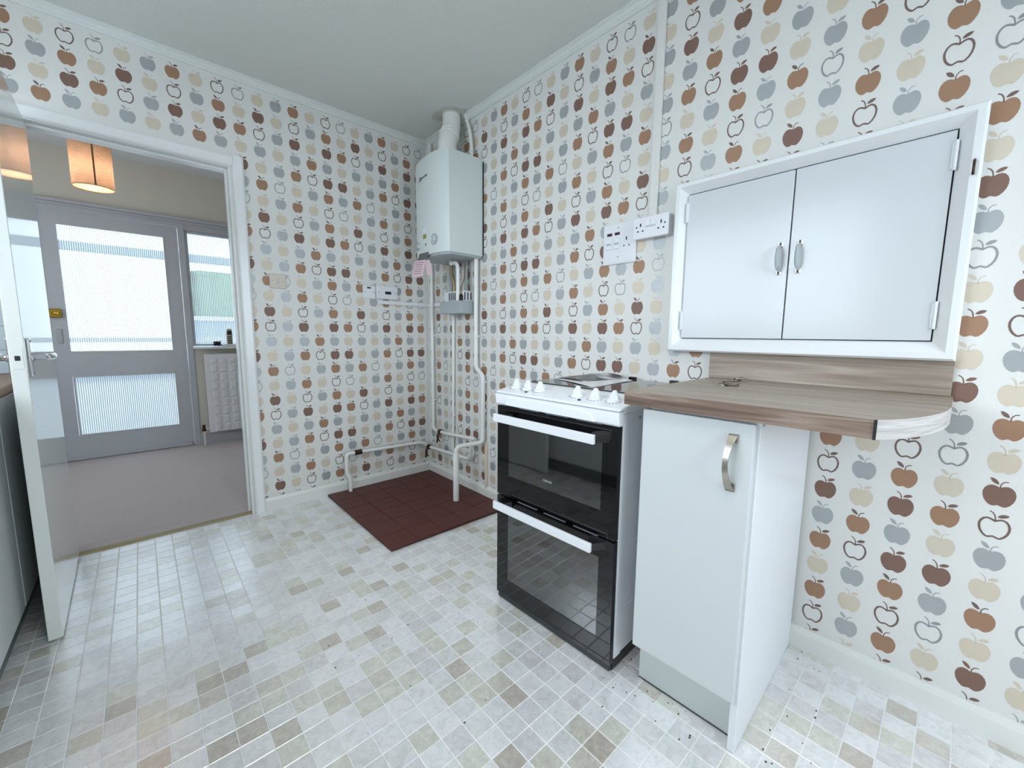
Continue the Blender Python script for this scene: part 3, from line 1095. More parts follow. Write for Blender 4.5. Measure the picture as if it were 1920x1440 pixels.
# ================================================================== QUARRY-TILED HEARTH PATCH
hearth = empty('quarry_tile_hearth', (-.41, -.49, 0), 0, 'dark red quarry-tiled square on the floor under the boiler', 'hearth')
hx0, hx1, hy0, hy1 = -.806, -.016, -.965, -.016
obj('bed', B(hx0, hx1, hy0, hy1, .0, .010, .003), 'quarry_joint', hearth)
nx, ny = 5, 6
qx, qy = (hx1 - hx0) / nx, (hy1 - hy0) / ny
random.seed(2)
for i in range(nx):
    for j in range(ny):
        z_ = .0145 + random.uniform(-.0006, .0006)
        obj('quarry_tile', B(hx0 + i * qx + .0012, hx0 + (i + 1) * qx - .0012, hy0 + j * qy + .0012, hy0 + (j + 1) * qy - .0012, .009, z_, .0022, 2), 'quarry', hearth)

# ================================================================== BOILER
bl = empty('wall_boiler', (0, -.495, 1.585), 0, 'white wall-hung gas boiler in the corner', 'boiler')
Z0, Z1 = 1.585, 2.186
plan = [(-.004, -.300), (-.245, -.300), (-.258, -.306), (-.268, -.335), (-.279, -.39), (-.288, -.45), (-.293, -.51), (-.293, -.56), (-.288, -.61), (-.278, -.645), (-.262, -.680), (-.2555, -.690), (-.004, -.690)]
bm = prism(bmesh.new(), plan, 'z', Z0 + .012, Z1, .004, 2)
obj('casing', bm, 'boiler', bl, smooth=True, sharp=28)
bm = prism(bmesh.new(), [(x * .94 - .002, -.495 + (y + .495) * .96) for x, y in plan], 'z', Z0 - .001, Z0 + .013)
obj('underside', bm, 'box_grey', bl)
obj('wall_bracket', B(-.006, -.0005, -.697, -.685, Z0 + .02, Z1 - .02), 'dark', bl)


def bx_front(y):
    """x of the bowed front at a given y"""
    for (xa, ya), (xb, yb) in zip(plan[2:], plan[3:]):
        if yb <= y <= ya:
            t = (y - ya) / (yb - ya)
            return xa + (xb - xa) * t
    return -.26


for y_, z_, r_ in ((-.358, 1.668, .026), (-.575, 1.678, .034)):
    x_ = bx_front(y_)
    d = obj('dial_ring', lathe(bmesh.new(), [(r_ * .80, -.004), (r_ * .80, .003), (r_ * .86, .0045), (r_, .003), (r_, -.004)], (x_, y_, z_), '-x', 28), 'boiler_grey', bl, smooth=True)
    k = obj('dial', lathe(bmesh.new(), [(0, -.004), (r_ * .62, -.004), (r_ * .58, .010), (0, .011)], (x_, y_, z_), '-x', 24), 'boiler', bl, smooth=True)
    obj('pointer', B(x_ - .015, x_ - .0095, y_ - .005, y_ + .005, z_ - r_ * .55, z_ + r_ * .55, .002), 'boiler_grey', k)
x_ = bx_front(-.47)
obj('status_light', lathe(bmesh.new(), [(0, -.004), (.007, -.004), (.007, .0015), (0, .002)], (x_, -.475, 1.662), '-x', 14), 'black', bl)
o = obj('sticker', B(x_ - .001, x_ + .003, -.485, -.442, 1.70, 1.725), mat('yellow_green_sticker', srgb(150, 145, 60), .5, vary=.35, vscale=140), bl)
o['label'] = 'small yellow-green sticker'
obj('energy_label', B(x_ - .001, x_ + .003, -.49, -.44, 1.735, 1.765), 'white_plastic', bl)
# maker's mark on the casing
yc = -.45
xm = bx_front(-.45)
tl = Vector((bx_front(-.40) - bx_front(-.50), .10, 0)).normalized() * -1
tdir = Vector((bx_front(-.50) - bx_front(-.40), -.10, 0)).normalized()
bm = text_bm('WORCESTER', .0165, tdir, (0, 0, 1), (bx_front(-.460) - .0010, -.460, 2.070), .001)
obj('maker_lettering', bm, 'dark', bl)
bm = bmesh.new()
sw_ = [(-.020, -.014), (-.006, .016), (.004, .016), (-.004, -.002), (.022, -.002), (.022, -.006), (-.008, -.008), (-.012, -.014)]
vs = [bm.verts.new(Vector((bx_front(-.408) - .0012, -.406, 2.070)) + tdir * a + Vector((0, 0, 1)) * b) for a, b in sw_]
f = bm.faces.new(vs)
bmesh.ops.triangulate(bm, faces=[f])
obj('maker_emblem', bm, 'dark', bl)
xf = bx_front(-.455)
bm = bmesh.new()
prism(bm, [(xf - .006, 1.612), (xf - .002, 1.612), (xf - .020, 1.556), (xf - .024, 1.556)], 'y', -.512, -.400)
o = obj('drop_flap', bm, 'flap', bl)
o['label'] = 'grey drop-down control flap'
# pink instruction card hanging from the flap
cd = empty('instruction_card', (xf - .02, -.455, 1.47), 0, 'folded pink instruction card hanging under the boiler', 'card')
bm = bmesh.new()
prism(bm, [(xf - .026, 1.565), (xf - .025, 1.565), (xf - .044, 1.462), (xf - .045, 1.462)], 'y', -.508, -.378)
bm.transform(Matrix.Translation((xf, -.44, 1.56)) @ Matrix.Rotation(.06, 4, 'X') @ Matrix.Translation((-xf, .44, -1.56)))
obj('front_leaf', bm, 'pink', cd)
bm = bmesh.new()
prism(bm, [(-.508, 1.562), (-.509, 1.562), (-.532, 1.468), (-.531, 1.468)], 'x', xf - .030, xf + .006)
obj('back_leaf', bm, 'pink', cd)
bm = bmesh.new()
for k in range(6):
    t = (k + 1) / 7.5
    xq = xf - .0275 - .019 * t
    zq = 1.565 - .103 * t
    box(bm, xq, xq + .0006, -.495 + .006 * (k % 3), -.395, zq - .0014, zq + .0014)
bm.transform(Matrix.Translation((xf, -.44, 1.56)) @ Matrix.Rotation(.06, 4, 'X') @ Matrix.Translation((-xf, .44, -1.56)))
obj('printed_lines', bm, 'ink', cd)

# flue
fl = empty('boiler_flue', (-.14, -.50, 2.186), 0, 'white flue pipe from the boiler top into the ceiling', 'flue')
path = fillet([(-.145, -.505, 2.18), (-.145, -.505, 2.305), (-.085, -.470, 2.405), (-.085, -.470, 2.503)], .07, 8)
obj('flue_pipe', tube(bmesh.new(), path, .058, 24), 'pipe', fl, smooth=True)
a = Vector((-.145, -.505, 2.305)).lerp(Vector((-.085, -.470, 2.405)), .5)
dv = (Vector((-.085, -.470, 2.405)) - Vector((-.145, -.505, 2.305))).normalized()
for s in (-.012, .014):
    obj('collar', tube(bmesh.new(), [a + dv * (s - .006), a + dv * (s - .003), a + dv * (s + .003), a + dv * (s + .006)], [.058, .064, .064, .058], 24), 'pipe', fl, smooth=True)
obj('ceiling_seal', lathe(bmesh.new(), [(.058, H - .012), (.060, H - .007), (.062, H - .0005), (.058, H - .0005)], (-.085, -.470, 0), 'z', 24), 'plaster', fl, smooth=True)
tagged(obj('condensate_pipe', pipe([(-.03, -.609, 2.18), (-.03, -.609, 2.27), (-.026, -.590, 2.37), (-.020, -.532, 2.499)], .0115, .04), 'pipe', smooth=True),
       'thin white pipe bending from the boiler top to the ceiling', 'pipe')

# ---- pipework under the boiler
def clip(parent, x, y, z, r=.013, wall='right'):
    bm = bmesh.new()
    if wall == 'right':
        tube(bm, [(x, y, z - .008), (x, y, z + .008)], r, 12)
        box(bm, x, -.001, y - .006, y + .006, z - .006, z + .006)
    obj('pipe_clip', bm, 'white_plastic', parent, smooth=True)


def stop_valve(parent, c, along):
    """small bronze valve body with a drooping lever"""
    c = Vector(c)
    d = Vector(along).normalized()
    v = obj('stop_valve', tube(bmesh.new(), [c - d * .024, c - d * .020, c - d * .010, c + d * .010, c + d * .020, c + d * .024], [.012, .016, .019, .019, .016, .012], 12), 'bronze', parent, smooth=True)
    bm = bmesh.new()
    tube(bm, [c, c + Vector((-.022, -.006, -.006)), c + Vector((-.030, -.008, -.024)), c + Vector((-.032, -.010, -.052)), c + Vector((-.036, -.006, -.078))], [.010, .011, .010, .008, .006], 8)
    tube(bm, [c + Vector((-.032, -.010, -.045)), c + Vector((-.030, -.040, -.062))], [.006, .004], 8)
    obj('valve_lever', bm, 'bronze', v, smooth=True)
    return v


hp = empty('heating_pipes', (-.035, -.11, .2), 0, 'white corner heating pipe looping low along both walls with bronze valves', 'pipes')
obj('riser', pipe([(-.030, -.108, 2.45), (-.032, -.108, .382), (-.035, -.140, .366), (-.035, -.190, .366)], .0125, .03), 'pipe', hp, smooth=True)
stop_valve(hp, (-.035, -.213, .366), (0, 1, .0))
obj('upper_branch', pipe([(-.040, -.236, .368), (-.052, -.30, .373), (-.052, -.640, .400), (-.050, -.668, .40)], .0125, .02), 'pipe', hp, smooth=True)
obj('link', pipe([(-.052, -.628, .392), (-.052, -.618, .330), (-.052, -.605, .250), (-.052, -.57, .246)], .012, .02), 'pipe', hp, smooth=True)
obj('lower_branch', pipe([(-.052, -.60, .247), (-.050, -.095, .223)], .0125, .02), 'pipe', hp, smooth=True)
stop_valve(hp, (-.050, -.072, .222), (-.1, 1, 0))
obj('wall_branch', pipe([(-.052, -.05, .224), (-.075, -.042, .252), (-.14, -.042, .262), (-.578, -.045, .276)], .0125, .06), 'pipe', hp, smooth=True)
c = Vector((-.600, -.045, .277))
obj('coupling', tube(bmesh.new(), [c + Vector((.026, 0, 0)), c + Vector((.024, 0, 0)), c + Vector((-.024, 0, 0)), c + Vector((-.026, 0, 0))], [.012, .0175, .0175, .012], 14), 'bronze', hp, smooth=True)
obj('drop', pipe([(-.624, -.045, .278), (-.682, -.048, .280), (-.684, -.048, .140), (-.666, -.056, .108), (-.668, -.060, .0155)], .0125, .025), 'pipe', hp, smooth=True)
for z_ in (1.09, .60):
    clip(hp, -.031, -.108, z_, .0145)

gp = empty('gas_pipe', (-.03, -.65, 0), 0, 'white stepped gas pipe from the boiler to the floor by the cooker', 'pipes')
obj('upper_pipe', pipe([(-.03, -.655, 1.60), (-.03, -.650, .878), (-.03, -.726, .838), (-.03, -.724, .40), (-.05, -.722, .388), (-.205, -.668, .376), (-.208, -.668, .0155)], .0145, .035), 'pipe', gp, smooth=True)
c = Vector((-.208, -.668, .012))
obj('pipe_sleeve', tube(bmesh.new(), [(-.207, -.668, .33), (-.207, -.668, .32), (-.208, -.668, .0155)], [.0150, .019, .019], 14), 'pipe', gp, smooth=True)
for y_, z_ in ((-.653, 1.09), (-.725, .79), (-.725, .60)):
    clip(gp, -.03, y_, z_, .0165)

np_ = empty('drain_pipe', (-.03, -.365, 0), 0, 'straight white pipe dropping from the grey box on the wall', 'pipes')
obj('pipe', tube(bmesh.new(), [(-.017, -.372, 1.235), (-.017, -.352, .17)], .011, 12), 'pipe', np_, smooth=True)
for z_ in (1.09, .52):
    clip(np_, -.017, -.366, z_, .013)
bm = tube(bmesh.new(), [(-.017, -.352, .175), (-.018, -.360, .15), (-.026, -.385, .135)], [.012, .013, .009], 10)
obj('drain_cock', bm, 'copper', np_, smooth=True)
tagged(obj('wall_conduit', B(-.014, -.0005, -.745, -.722, .015, .378, .004, 2), 'cream_pipe'), 'cream vertical conduit strip beside the gas pipe at floor level', 'conduit')

# grey box and fittings below the boiler
gb = empty('grey_wiring_box', (0, -.50, 1.235), 0, 'grey plastic wiring box on the wall under the boiler', 'electrical box')
obj('tray', B(-.13, -.001, -.62, -.372, 1.236, 1.318, .004, 2), 'box_grey', gb)
bm = bmesh.new()
box(bm, -.10, -.002, -.60, -.385, 1.315, 1.385, .004)
vb = obj('slotted_cover', bm, 'white_plastic', gb)
bm = bmesh.new()
for k in range(4):
    box(bm, -.1025, -.098, -.455 - k * .022, -.446 - k * .022, 1.325, 1.375)
for k in range(3):
    box(bm, -.085 + k * .024, -.078 + k * .024, -.6025, -.598, 1.325, 1.375)
obj('slots', bm, 'dark', vb)
obj('cable_gland', lathe(bmesh.new(), [(0, 1.31), (.012, 1.31), (.012, 1.35), (.006, 1.36), (0, 1.36)], (-.11, -.600, 0), 'z', 10), 'black', gb)
bm = tube(bmesh.new(), [(-.11, -.60, 1.36), (-.10, -.595, 1.42), (-.07, -.58, 1.46), (-.05, -.57, 1.585)], .004, 6)
obj('flex', bm, 'copper', gb, smooth=True)
tagged(obj('boiler_waste_pipe', pipe([(-.10, -.47, 1.590), (-.10, -.47, 1.565), (-.115, -.545, 1.565), (-.115, -.572, 1.54), (-.115, -.572, 1.3185)], .0125, .02), 'pipe', smooth=True),
       'short white elbow pipe from the boiler underside into the grey box', 'pipe')
tagged(obj('boiler_tail_pipe', pipe([(-.06, -.415, 1.592), (-.06, -.415, 1.50), (-.05, -.43, 1.47), (-.05, -.435, 1.387)], .009, .02), 'copper', smooth=True), 'dull brass tail pipe behind the white elbow under the boiler', 'pipe')
tagged(obj('boiler_flow_pipe', tube(bmesh.new(), [(-.045, -.395, 1.592), (-.045, -.395, 1.386)], .014, 12), 'box_grey', smooth=True), 'grey upright pipe under the boiler on the left', 'pipe')
tagged(obj('boiler_return_pipe', tube(bmesh.new(), [(-.03, -.545, 1.592), (-.03, -.545, 1.386)], .012, 12), 'box_grey', smooth=True), 'grey upright pipe under the boiler on the right', 'pipe')

# ================================================================== ELECTRICAL PLATES ON THE DOORWAY WALL
def screw(bm, c, ax):
    lathe(bm, [(0, 0), (.0035, 0), (.003, .0012), (0, .0014)], c, ax, 8)


s1 = empty('light_switch', (-1.030, 0, 1.408), 0, 'beige single light switch beside the doorway', 'switch')
obj('plate', B(-1.075, -.987, -.010, 0, 1.366, 1.450, .003, 2), 'beige_plastic', s1)
obj('rocker', prism(bmesh.new(), [(-.009, 1.395), (-.016, 1.398), (-.011, 1.422), (-.009, 1.422)], 'x', -1.037, -1.025), 'beige_plastic', s1)
bm = bmesh.new()
for x_ in (-1.063, -.999):
    screw(bm, (x_, -.010, 1.408), '-y')
obj('screws', bm, 'box_grey', s1)
s2 = empty('fused_spur', (-.468, 0, 1.386), 0, 'small white fused spur plate left of the wider socket plate', 'switch')
obj('plate', B(-.512, -.426, -.010, 0, 1.342, 1.430, .003, 2), 'white_plastic', s2)
obj('fuse_slot', B(-.483, -.456, -.0112, -.009, 1.410, 1.420), 'black', s2)
obj('fuse_carrier', B(-.485, -.452, -.012, -.009, 1.360, 1.392, .001), 'unit_white', s2)
bm = bmesh.new()
for x_ in (-.500, -.438):
    screw(bm, (x_, -.010, 1.388), '-y')
obj('screws', bm, 'box_grey', s2)
s3 = empty('boiler_isolator', (-.338, 0, 1.39), 0, 'wide white switch plate with a dark rocker near the boiler', 'switch')
obj('plate', B(-.418, -.262, -.022, 0, 1.346, 1.434, .003, 2), 'white_plastic', s3)
obj('rocker', B(-.358, -.312, -.0255, -.021, 1.378, 1.398, .002), 'dark', s3)
bm = bmesh.new()
for x_ in (-.404, -.277):
    screw(bm, (x_, -.022, 1.388), '-y')
obj('screws', bm, 'dark', s3)
tr = empty('mini_trunking', (-.2, 0, 1.32), 0, 'white mini trunking running from the switch plates to the corner', 'trunking')
obj('run', B(-.400, -.0005, -.016, 0, 1.308, 1.334, .002), 'white_plastic', tr)
obj('return_run', B(-.016, -.0005, -.372, -.016, 1.306, 1.332, .002), 'white_plastic', tr)

# ================================================================== ON THE COOKER WALL: trunking, cooker switch, double socket
tagged(obj('cable_trunking', B(-.012, -.0005, -1.888, -1.852, 1.604, H - .036, .002), 'paper'), 'white vertical cable trunking from the ceiling to the double socket', 'trunking')
cs = empty('cooker_switch', (0, -1.708, 1.52), 0, 'large white cooker control plate with two switches and a socket', 'switch')
obj('plate', B(-.011, 0, -1.796, -1.622, 1.430, 1.612, .004, 2), 'white_plastic', cs)
for y_, w_ in ((-1.657, .03), (-1.698, .03)):
    r = obj('rocker', B(-.016, -.010, y_ - .016, y_ + .016, 1.498, 1.545, .002), 'unit_white', cs)
    obj('neon', B(-.0125, -.010, y_ - .013, y_ + .013, 1.560, 1.572), mat('neon_dark_red', srgb(46, 12, 22), .3), cs)
    bm = bmesh.new()
    for q in range(5):
        box(bm, -.0168, -.0155, y_ - .011 + q * .005, y_ - .0085 + q * .005, 1.517, 1.526)
    obj('marking', bm, 'mark', r)
bm = bmesh.new()
box(bm, -.0115, -.010, -1.750, -1.744, 1.532, 1.546)
box(bm, -.0115, -.010, -1.738, -1.732, 1.505, 1.511)
box(bm, -.0115, -.010, -1.764, -1.758, 1.505, 1.511)
obj('socket_holes', bm, 'black', cs)
obj('lower_cover', B(-.0125, -.010, -1.785, -1.633, 1.437, 1.488, .001), 'white_plastic', cs)
bm = bmesh.new()
screw(bm, (-.0125, -1.705, 1.462), '-x')
screw(bm, (-.011, -1.703, 1.592), '-x')
obj('screws', bm, 'mark', cs)
ds = empty('double_socket', (0, -1.876, 1.56), 0, 'white surface-mounted double socket next to the wall cupboard', 'socket')
obj('back_box', B(-.034, 0, -1.958, -1.800, 1.518, 1.602, .003, 2), 'white_plastic', ds)
obj('face_plate', B(-.042, -.034, -1.960, -1.798, 1.516, 1.604, .003, 2), 'white_plastic', ds)
bm = bmesh.new()
for yo in (-1.834, -1.928):
    box(bm, -.0428, -.0415, yo - .003, yo + .003, 1.566, 1.579)
    box(bm, -.0428, -.0415, yo + .008, yo + .015, 1.544, 1.550)
    box(bm, -.0428, -.0415, yo - .015, yo - .008, 1.544, 1.550)
for yo in (-1.815, -1.945):
    box(bm, -.0428, -.0415, yo - .003, yo + .003, 1.562, 1.568)
obj('socket_holes', bm, 'black', ds)
for yo in (-1.868, -1.893):
    obj('rocker', B(-.0455, -.0415, yo - .011, yo + .011, 1.566, 1.592, .001), 'unit_white', ds)
obj('marking', B(-.0427, -.0415, -1.903, -1.858, 1.561, 1.5635), 'mark', ds)

# ================================================================== WALL CUPBOARD
cb = empty('wall_cupboard', (0, -2.395, 1.04), 0, 'white built-in wall cupboard with two doors above the worktop', 'cupboard')
CY0, CY1, CZ0, CZ1 = -1.985, -2.804, 1.040, 1.700
IY0, IY1, IZ0, IZ1 = -2.031, -2.754, 1.092, 1.656
# splayed surround: one mitred moulding per side
def moulding(nm, o0, o1, i0, i1):
    """quad strip moulding: outer edge at the wall, proud middle, inner edge at the doors; points are (y,z)"""
    bm = bmesh.new()
    def ring(yz_o, yz_i):
        yo, zo = yz_o
        yi, zi = yz_i
        P = [(0, yo, zo), (-.040, yo, zo), (-.048, yo + (yi - yo) * .12, zo + (zi - zo) * .12), (-.048, yo + (yi - yo) * .42, zo + (zi - zo) * .42), (-.020, yi, zi), (0, yi, zi)]
        return [bm.verts.new(p) for p in P]
    a, b = ring(o0, i0), ring(o1, i1)
    n = len(a)
    for k in range(n):
        bm.faces.new((a[k], a[(k + 1) % n], b[(k + 1) % n], b[k]))
    bm.faces.new(a)
    bm.faces.new(b)
    return obj(nm, bm, 'white_gloss', cb)


moulding('frame_rail', (CY0, CZ1), (CY1, CZ1), (IY0, IZ1), (IY1, IZ1))
moulding('frame_rail', (CY0, CZ0), (CY1, CZ0), (IY0, IZ0), (IY1, IZ0))
moulding('frame_stile', (CY0, CZ0), (CY0, CZ1), (IY0, IZ0), (IY0, IZ1))
moulding('frame_stile', (CY1, CZ0), (CY1, CZ1), (IY1, IZ0), (IY1, IZ1))
obj('cupboard_back', B(-.004, -.0006, IY1, IY0, IZ0, IZ1), 'dark', cb)
SPL = -2.390
for y0_, y1_, hs, hy in ((IY0 - .003, SPL + .002, IY0 - .001, SPL + .026), (SPL - .002, IY1 + .003, IY1 + .001, SPL - .030)):
    d = obj('cupboard_door', B(-.030, -.010, y0_, y1_, IZ0 + .003, IZ1 - .006, .0012), mat('cupboard_door_paint', srgb(212, 216, 219), .2, vary=.012, vscale=4), cb)
    for z_ in (1.165, 1.585):
        bm = tube(bmesh.new(), [(-.033, hs, z_ - .038), (-.033, hs, z_ + .038)], .0042, 10)
        inward = -1 if hs > SPL else 1
        box(bm, -.0325, -.029, hs, hs + inward * .008, z_ - .034, z_ + .034)
        for q in (-.013, .013):
            tube(bm, [(-.033, hs, z_ + q - .001), (-.033, hs, z_ + q + .001)], .0047, 10)
        obj('hinge', bm, 'unit_white', d, smooth=True)
    # bow handle with square feet
    zc = 1.367
    bm = bmesh.new()
    for s in (-1, 1):
        box(bm, -.034, -.029, hy - .008, hy + .008, zc + s * .046 - .008, zc + s * .046 + .008, .002)
        tube(bm, [(-.032, hy, zc + s * .044), (-.044, hy, zc + s * .038), (-.056, hy, zc + s * .026)], [.004, .005, .0065], 8)
    nf = len(bm.faces)
    tube(bm, [(-.055, hy, zc - .030), (-.058, hy, zc - .012), (-.058, hy, zc + .012), (-.055, hy, zc + .030)], [.006, .0072, .0072, .006], 10)
    bm.faces.ensure_lookup_table()
    for q in range(nf, len(bm.faces)):
        bm.faces[q].material_index = 1
    nf = len(bm.faces)
    for s in (-1, 1):
        lathe(bm, [(0, 0), (.0048, 0), (.004, .0018), (0, .002)], (-.034, hy, zc + s * .048), '-x', 8)
    bm.faces.ensure_lookup_table()
    for q in range(nf, len(bm.faces)):
        bm.faces[q].material_index = 2
    obj('handle', bm, ['chrome', 'box_grey', 'black'], d, smooth=True)
bm = tube(bmesh.new(), fillet([(-.046, -2.789, 1.560), (-.058, -2.789, 1.553), (-.062, -2.789, 1.535), (-.056, -2.789, 1.520), (-.048, -2.789, 1.528)], .008), .0028, 8)
tagged(obj('cup_hook', bm, 'bronze', smooth=True), 'small dark hook screwed into the right side of the cupboard frame', 'hook')

# ================================================================== WORKTOP AND UPSTAND
WZ = .942
wt = empty('oak_worktop', (-.3, -2.45, .902), 0, 'limed-oak effect worktop with a rounded corner over the narrow cabinet', 'worktop')
outl = [(-.002, -2.156), (-.636, -2.163), (-.628, -2.45), (-.620, -2.714)]
curve = [(-.596, -2.731), (-.560, -2.751), (-.518, -2.768), (-.470, -2.782), (-.415, -2.795), (-.354, -2.804), (-.280, -2.809)]
full = outl + curve + [(-.002, -2.809)]
bm = prism(bmesh.new(), full, 'z', .903, WZ)
for f in bm.faces:
    if abs(f.normal.z) < .5:
        f.material_index = 1
obj('top', bm, ['oak_top', 'oak_edge'], wt)
bm = bmesh.new()
pts = [outl[-1]] + curve + [(-.10, -2.809)]
va = []
for k, p in enumerate(pts):
    q0, q1 = Vector(pts[max(0, k - 1)]), Vector(pts[min(len(pts) - 1, k + 1)])
    tdir2 = (q1 - q0).normalized()
    nrm = Vector((tdir2.y, -tdir2.x))
    if nrm.y > 0:
        nrm = -nrm
    o2 = Vector(p) + nrm * .0012
    va.append((bm.verts.new((o2.x, o2.y, .9025)), bm.verts.new((o2.x, o2.y, WZ + .0004)), bm.verts.new((p[0], p[1], .9025)), bm.verts.new((p[0], p[1], WZ + .0004))))
for a_, b_ in zip(va, va[1:]):
    bm.faces.new((a_[0], b_[0], b_[1], a_[1]))
    bm.faces.new((a_[1], b_[1], b_[3], a_[3]))
    bm.faces.new((a_[0], b_[0], b_[2], a_[2]))
o = obj('edging_strip', bm, 'oak_pale', wt)
o['label'] = 'pale edging strip around the rounded end'
obj('edge_joint', B(-.6225, -.618, -2.716, -2.711, .9025, WZ + .0006), 'dark', wt)
tagged(obj('worktop_upstand', B(-.020, -.0005, -2.804, -2.150, WZ + .0003, 1.0405, .001), 'oak_top'), 'limed-oak effect upstand board between the worktop and the wall cupboard', 'upstand')


def key_bunch(nm, label, c, seed, n):
    random.seed(seed)
    k = empty(nm, c, 0, label, 'keys')
    cx, cy, cz = c
    ringp = [(cx + .012 * math.cos(a * PI / 8), cy + .012 * math.sin(a * PI / 8), cz + .004 + .003 * math.sin(a * PI / 8)) for a in range(17)]
    obj('key_ring', tube(bmesh.new(), ringp, .0012, 6), 'chrome', k, smooth=True)
    for q in range(n):
        an = -1.5 + random.uniform(-.9, .9) + (q % 2) * .5
        bm = bmesh.new()
        prism(bm, [(0.008 * math.cos(t * PI / 5) * 1.2, .008 * math.sin(t * PI / 5)) for t in range(10)], 'z', 0, .0022)
        prism(bm, [(.008, -.0028), (.036, -.0028), (.040, 0), (.036, .0028), (.032, .0012), (.028, .003), (.024, .0014), (.020, .0028), (.008, .0028)], 'z', .0002, .002)
        bm.transform(Matrix.Translation((cx + .012 * math.cos(an), cy + .012 * math.sin(an), cz + .0015 + q * .0024)) @ Matrix.Rotation(an, 4, 'Z') @ Matrix.Rotation(random.uniform(-.06, .02), 4, 'Y'))
        obj('key', bm, 'bronze' if q % 2 == 0 else 'steel', k)
    return k


key_bunch('key_bunch', 'dark bunch of keys nearer the worktop front', (-.275, -2.295, WZ), 5, 5)
key_bunch('key_bunch', 'silver bunch of keys nearer the upstand', (-.085, -2.268, WZ), 9, 4)

# ================================================================== NARROW CABINET
ca = math.radians(-88.6)
cab = empty('narrow_base_cabinet', (-.612, -2.208, 0), ca, 'narrow cream-white base cabinet under the oak worktop', 'cabinet')
W = .300
obj('carcass', B(.0165, W - .019, .022, .585, .148, .900), 'unit_white', cab, world=False)
o = obj('side_panel', B(W - .018, W, .018, .588, .002, .901, .001), 'unit_white', cab, world=False)
o = obj('side_panel', B(.0, .016, .080, .588, .002, .901, .001), 'unit_white', cab, world=False)
obj('plinth', B(.0, W - .019, .062, .078, .003, .150), 'plinth', cab, world=False)
obj('plinth_seal', B(.0, W - .019, .0605, .063, .0, .004), 'dark', cab, world=False)
bm = B(.003, W - .006, -.0, .019, .152, .893, .004, 2)
d = obj('cabinet_door', bm, 'unit_door', cab, world=False)
# bow handle: flat strap, wide at the feet
hx, hz0, hz1 = W - .052, .720, .862
bm = bmesh.new()
n_ = 14
prevr = None
for k in range(n_ + 1):
    t = k / n_
    z_ = hz0 + (hz1 - hz0) * t
    y_ = -.004 - .030 * math.sin(PI * t) ** .8
    w_ = .0062 + .0048 * abs(2 * t - 1) ** 2.2
    th = .0045
    off = -.006 * math.sin(PI * t)
    rg = [bm.verts.new((hx + off + a, y_ + b, z_)) for a, b in ((-w_, 0), (w_, 0), (w_, th), (-w_, th))]
    if prevr:
        for q in range(4):
            bm.faces.new((prevr[q], prevr[(q + 1) % 4], rg[(q + 1) % 4], rg[q]))
    else:
        bm.faces.new(rg)
    prevr = rg
bm.faces.new(prevr)
box(bm, hx - .011, hx + .011, -.006, .001, hz0 - .002, hz0 + .020, .001)
box(bm, hx - .011, hx + .011, -.006, .001, hz1 - .020, hz1 + .002, .001)
o = obj('bow_handle', bm, 'steel', d, world=False, smooth=True)
o['label'] = 'brushed nickel bow handle'
bm = bmesh.new()
for y_ in (.04, .57):
    lathe(bm, [(0, 0), (.004, 0), (.003, .002), (0, .002)], (W, y_, .888), 'x', 8)
obj('fixings', bm, 'mark', cab, world=False)

# ================================================================== COOKER
ck = empty('electric_cooker', (-.632, -1.583, 0), math.radians(-88.4), 'white freestanding double oven cooker with black glass doors', 'cooker')
CW, CD = .556, .592
obj('base_plinth', B(.004, CW - .004, .020, CD - .02, .001, .046), 'black', ck, world=False)
obj('toe_strip', B(.006, CW - .006, .006, .020, .004, .026, .002), 'dark', ck, world=False)
# body: side panels, back, divider; two cavities open to the front
bm = bmesh.new()
box(bm, 0, .012, .022, CD, .044, .862, .003)
obj('side_panel', bm, 'cooker_white', ck, world=False)
bm = bmesh.new()
prism(bm, [(.022, .044), (.060, .044), (.060, .862), (.022, .862)], 'x', CW - .006, CW + .001, .001)
box(bm, CW - .012, CW - .003, .060, CD, .044, .862)
for z_ in (.20, .42, .62):
    box(bm, CW - .004, CW - .0018, .085, CD - .01, z_, z_ + .003)
obj('side_panel', bm, 'cooker_white', ck, world=False)
obj('rear_panel', B(.012, CW - .012, CD - .012, CD, .044, .862), 'cooker_white', ck, world=False)
obj('oven_divider', B(.012, CW - .012, .024, CD - .012, .405, .50), 'cavity', ck, world=False)
obj('oven_floor', B(.012, CW - .012, .024, CD - .012, .046, .085), 'cavity', ck, world=False)
obj('oven_roof', B(.012, CW - .012, .024, CD - .012, .795, .850), 'cavity', ck, world=False)
for zs in ((.085, .405), (.50, .795)):
    bm = bmesh.new()
    box(bm, .012, .05, .024, CD - .012, zs[0], zs[1])
    box(bm, CW - .05, CW - .012, .024, CD - .012, zs[0], zs[1])
    box(bm, .05, CW - .05, CD - .09, CD - .012, zs[0], zs[1])
    obj('oven_lining', bm, 'cavity', ck, world=False)


def rack(z):
    bm = bmesh.new()
    for k in range(9):
        x_ = .06 + k * (CW - .12) / 8
        tube(bm, [(x_, .027, z), (x_, CD - .10, z)], .0015, 5)
    for y_ in (.027, CD - .10):
        tube(bm, [(.05, y_, z), (CW - .05, y_, z)], .003, 6)
    obj('oven_rack', bm, 'cooker_handle', ck, world=False)


rack(.255)
rack(.150)
rack(.62)


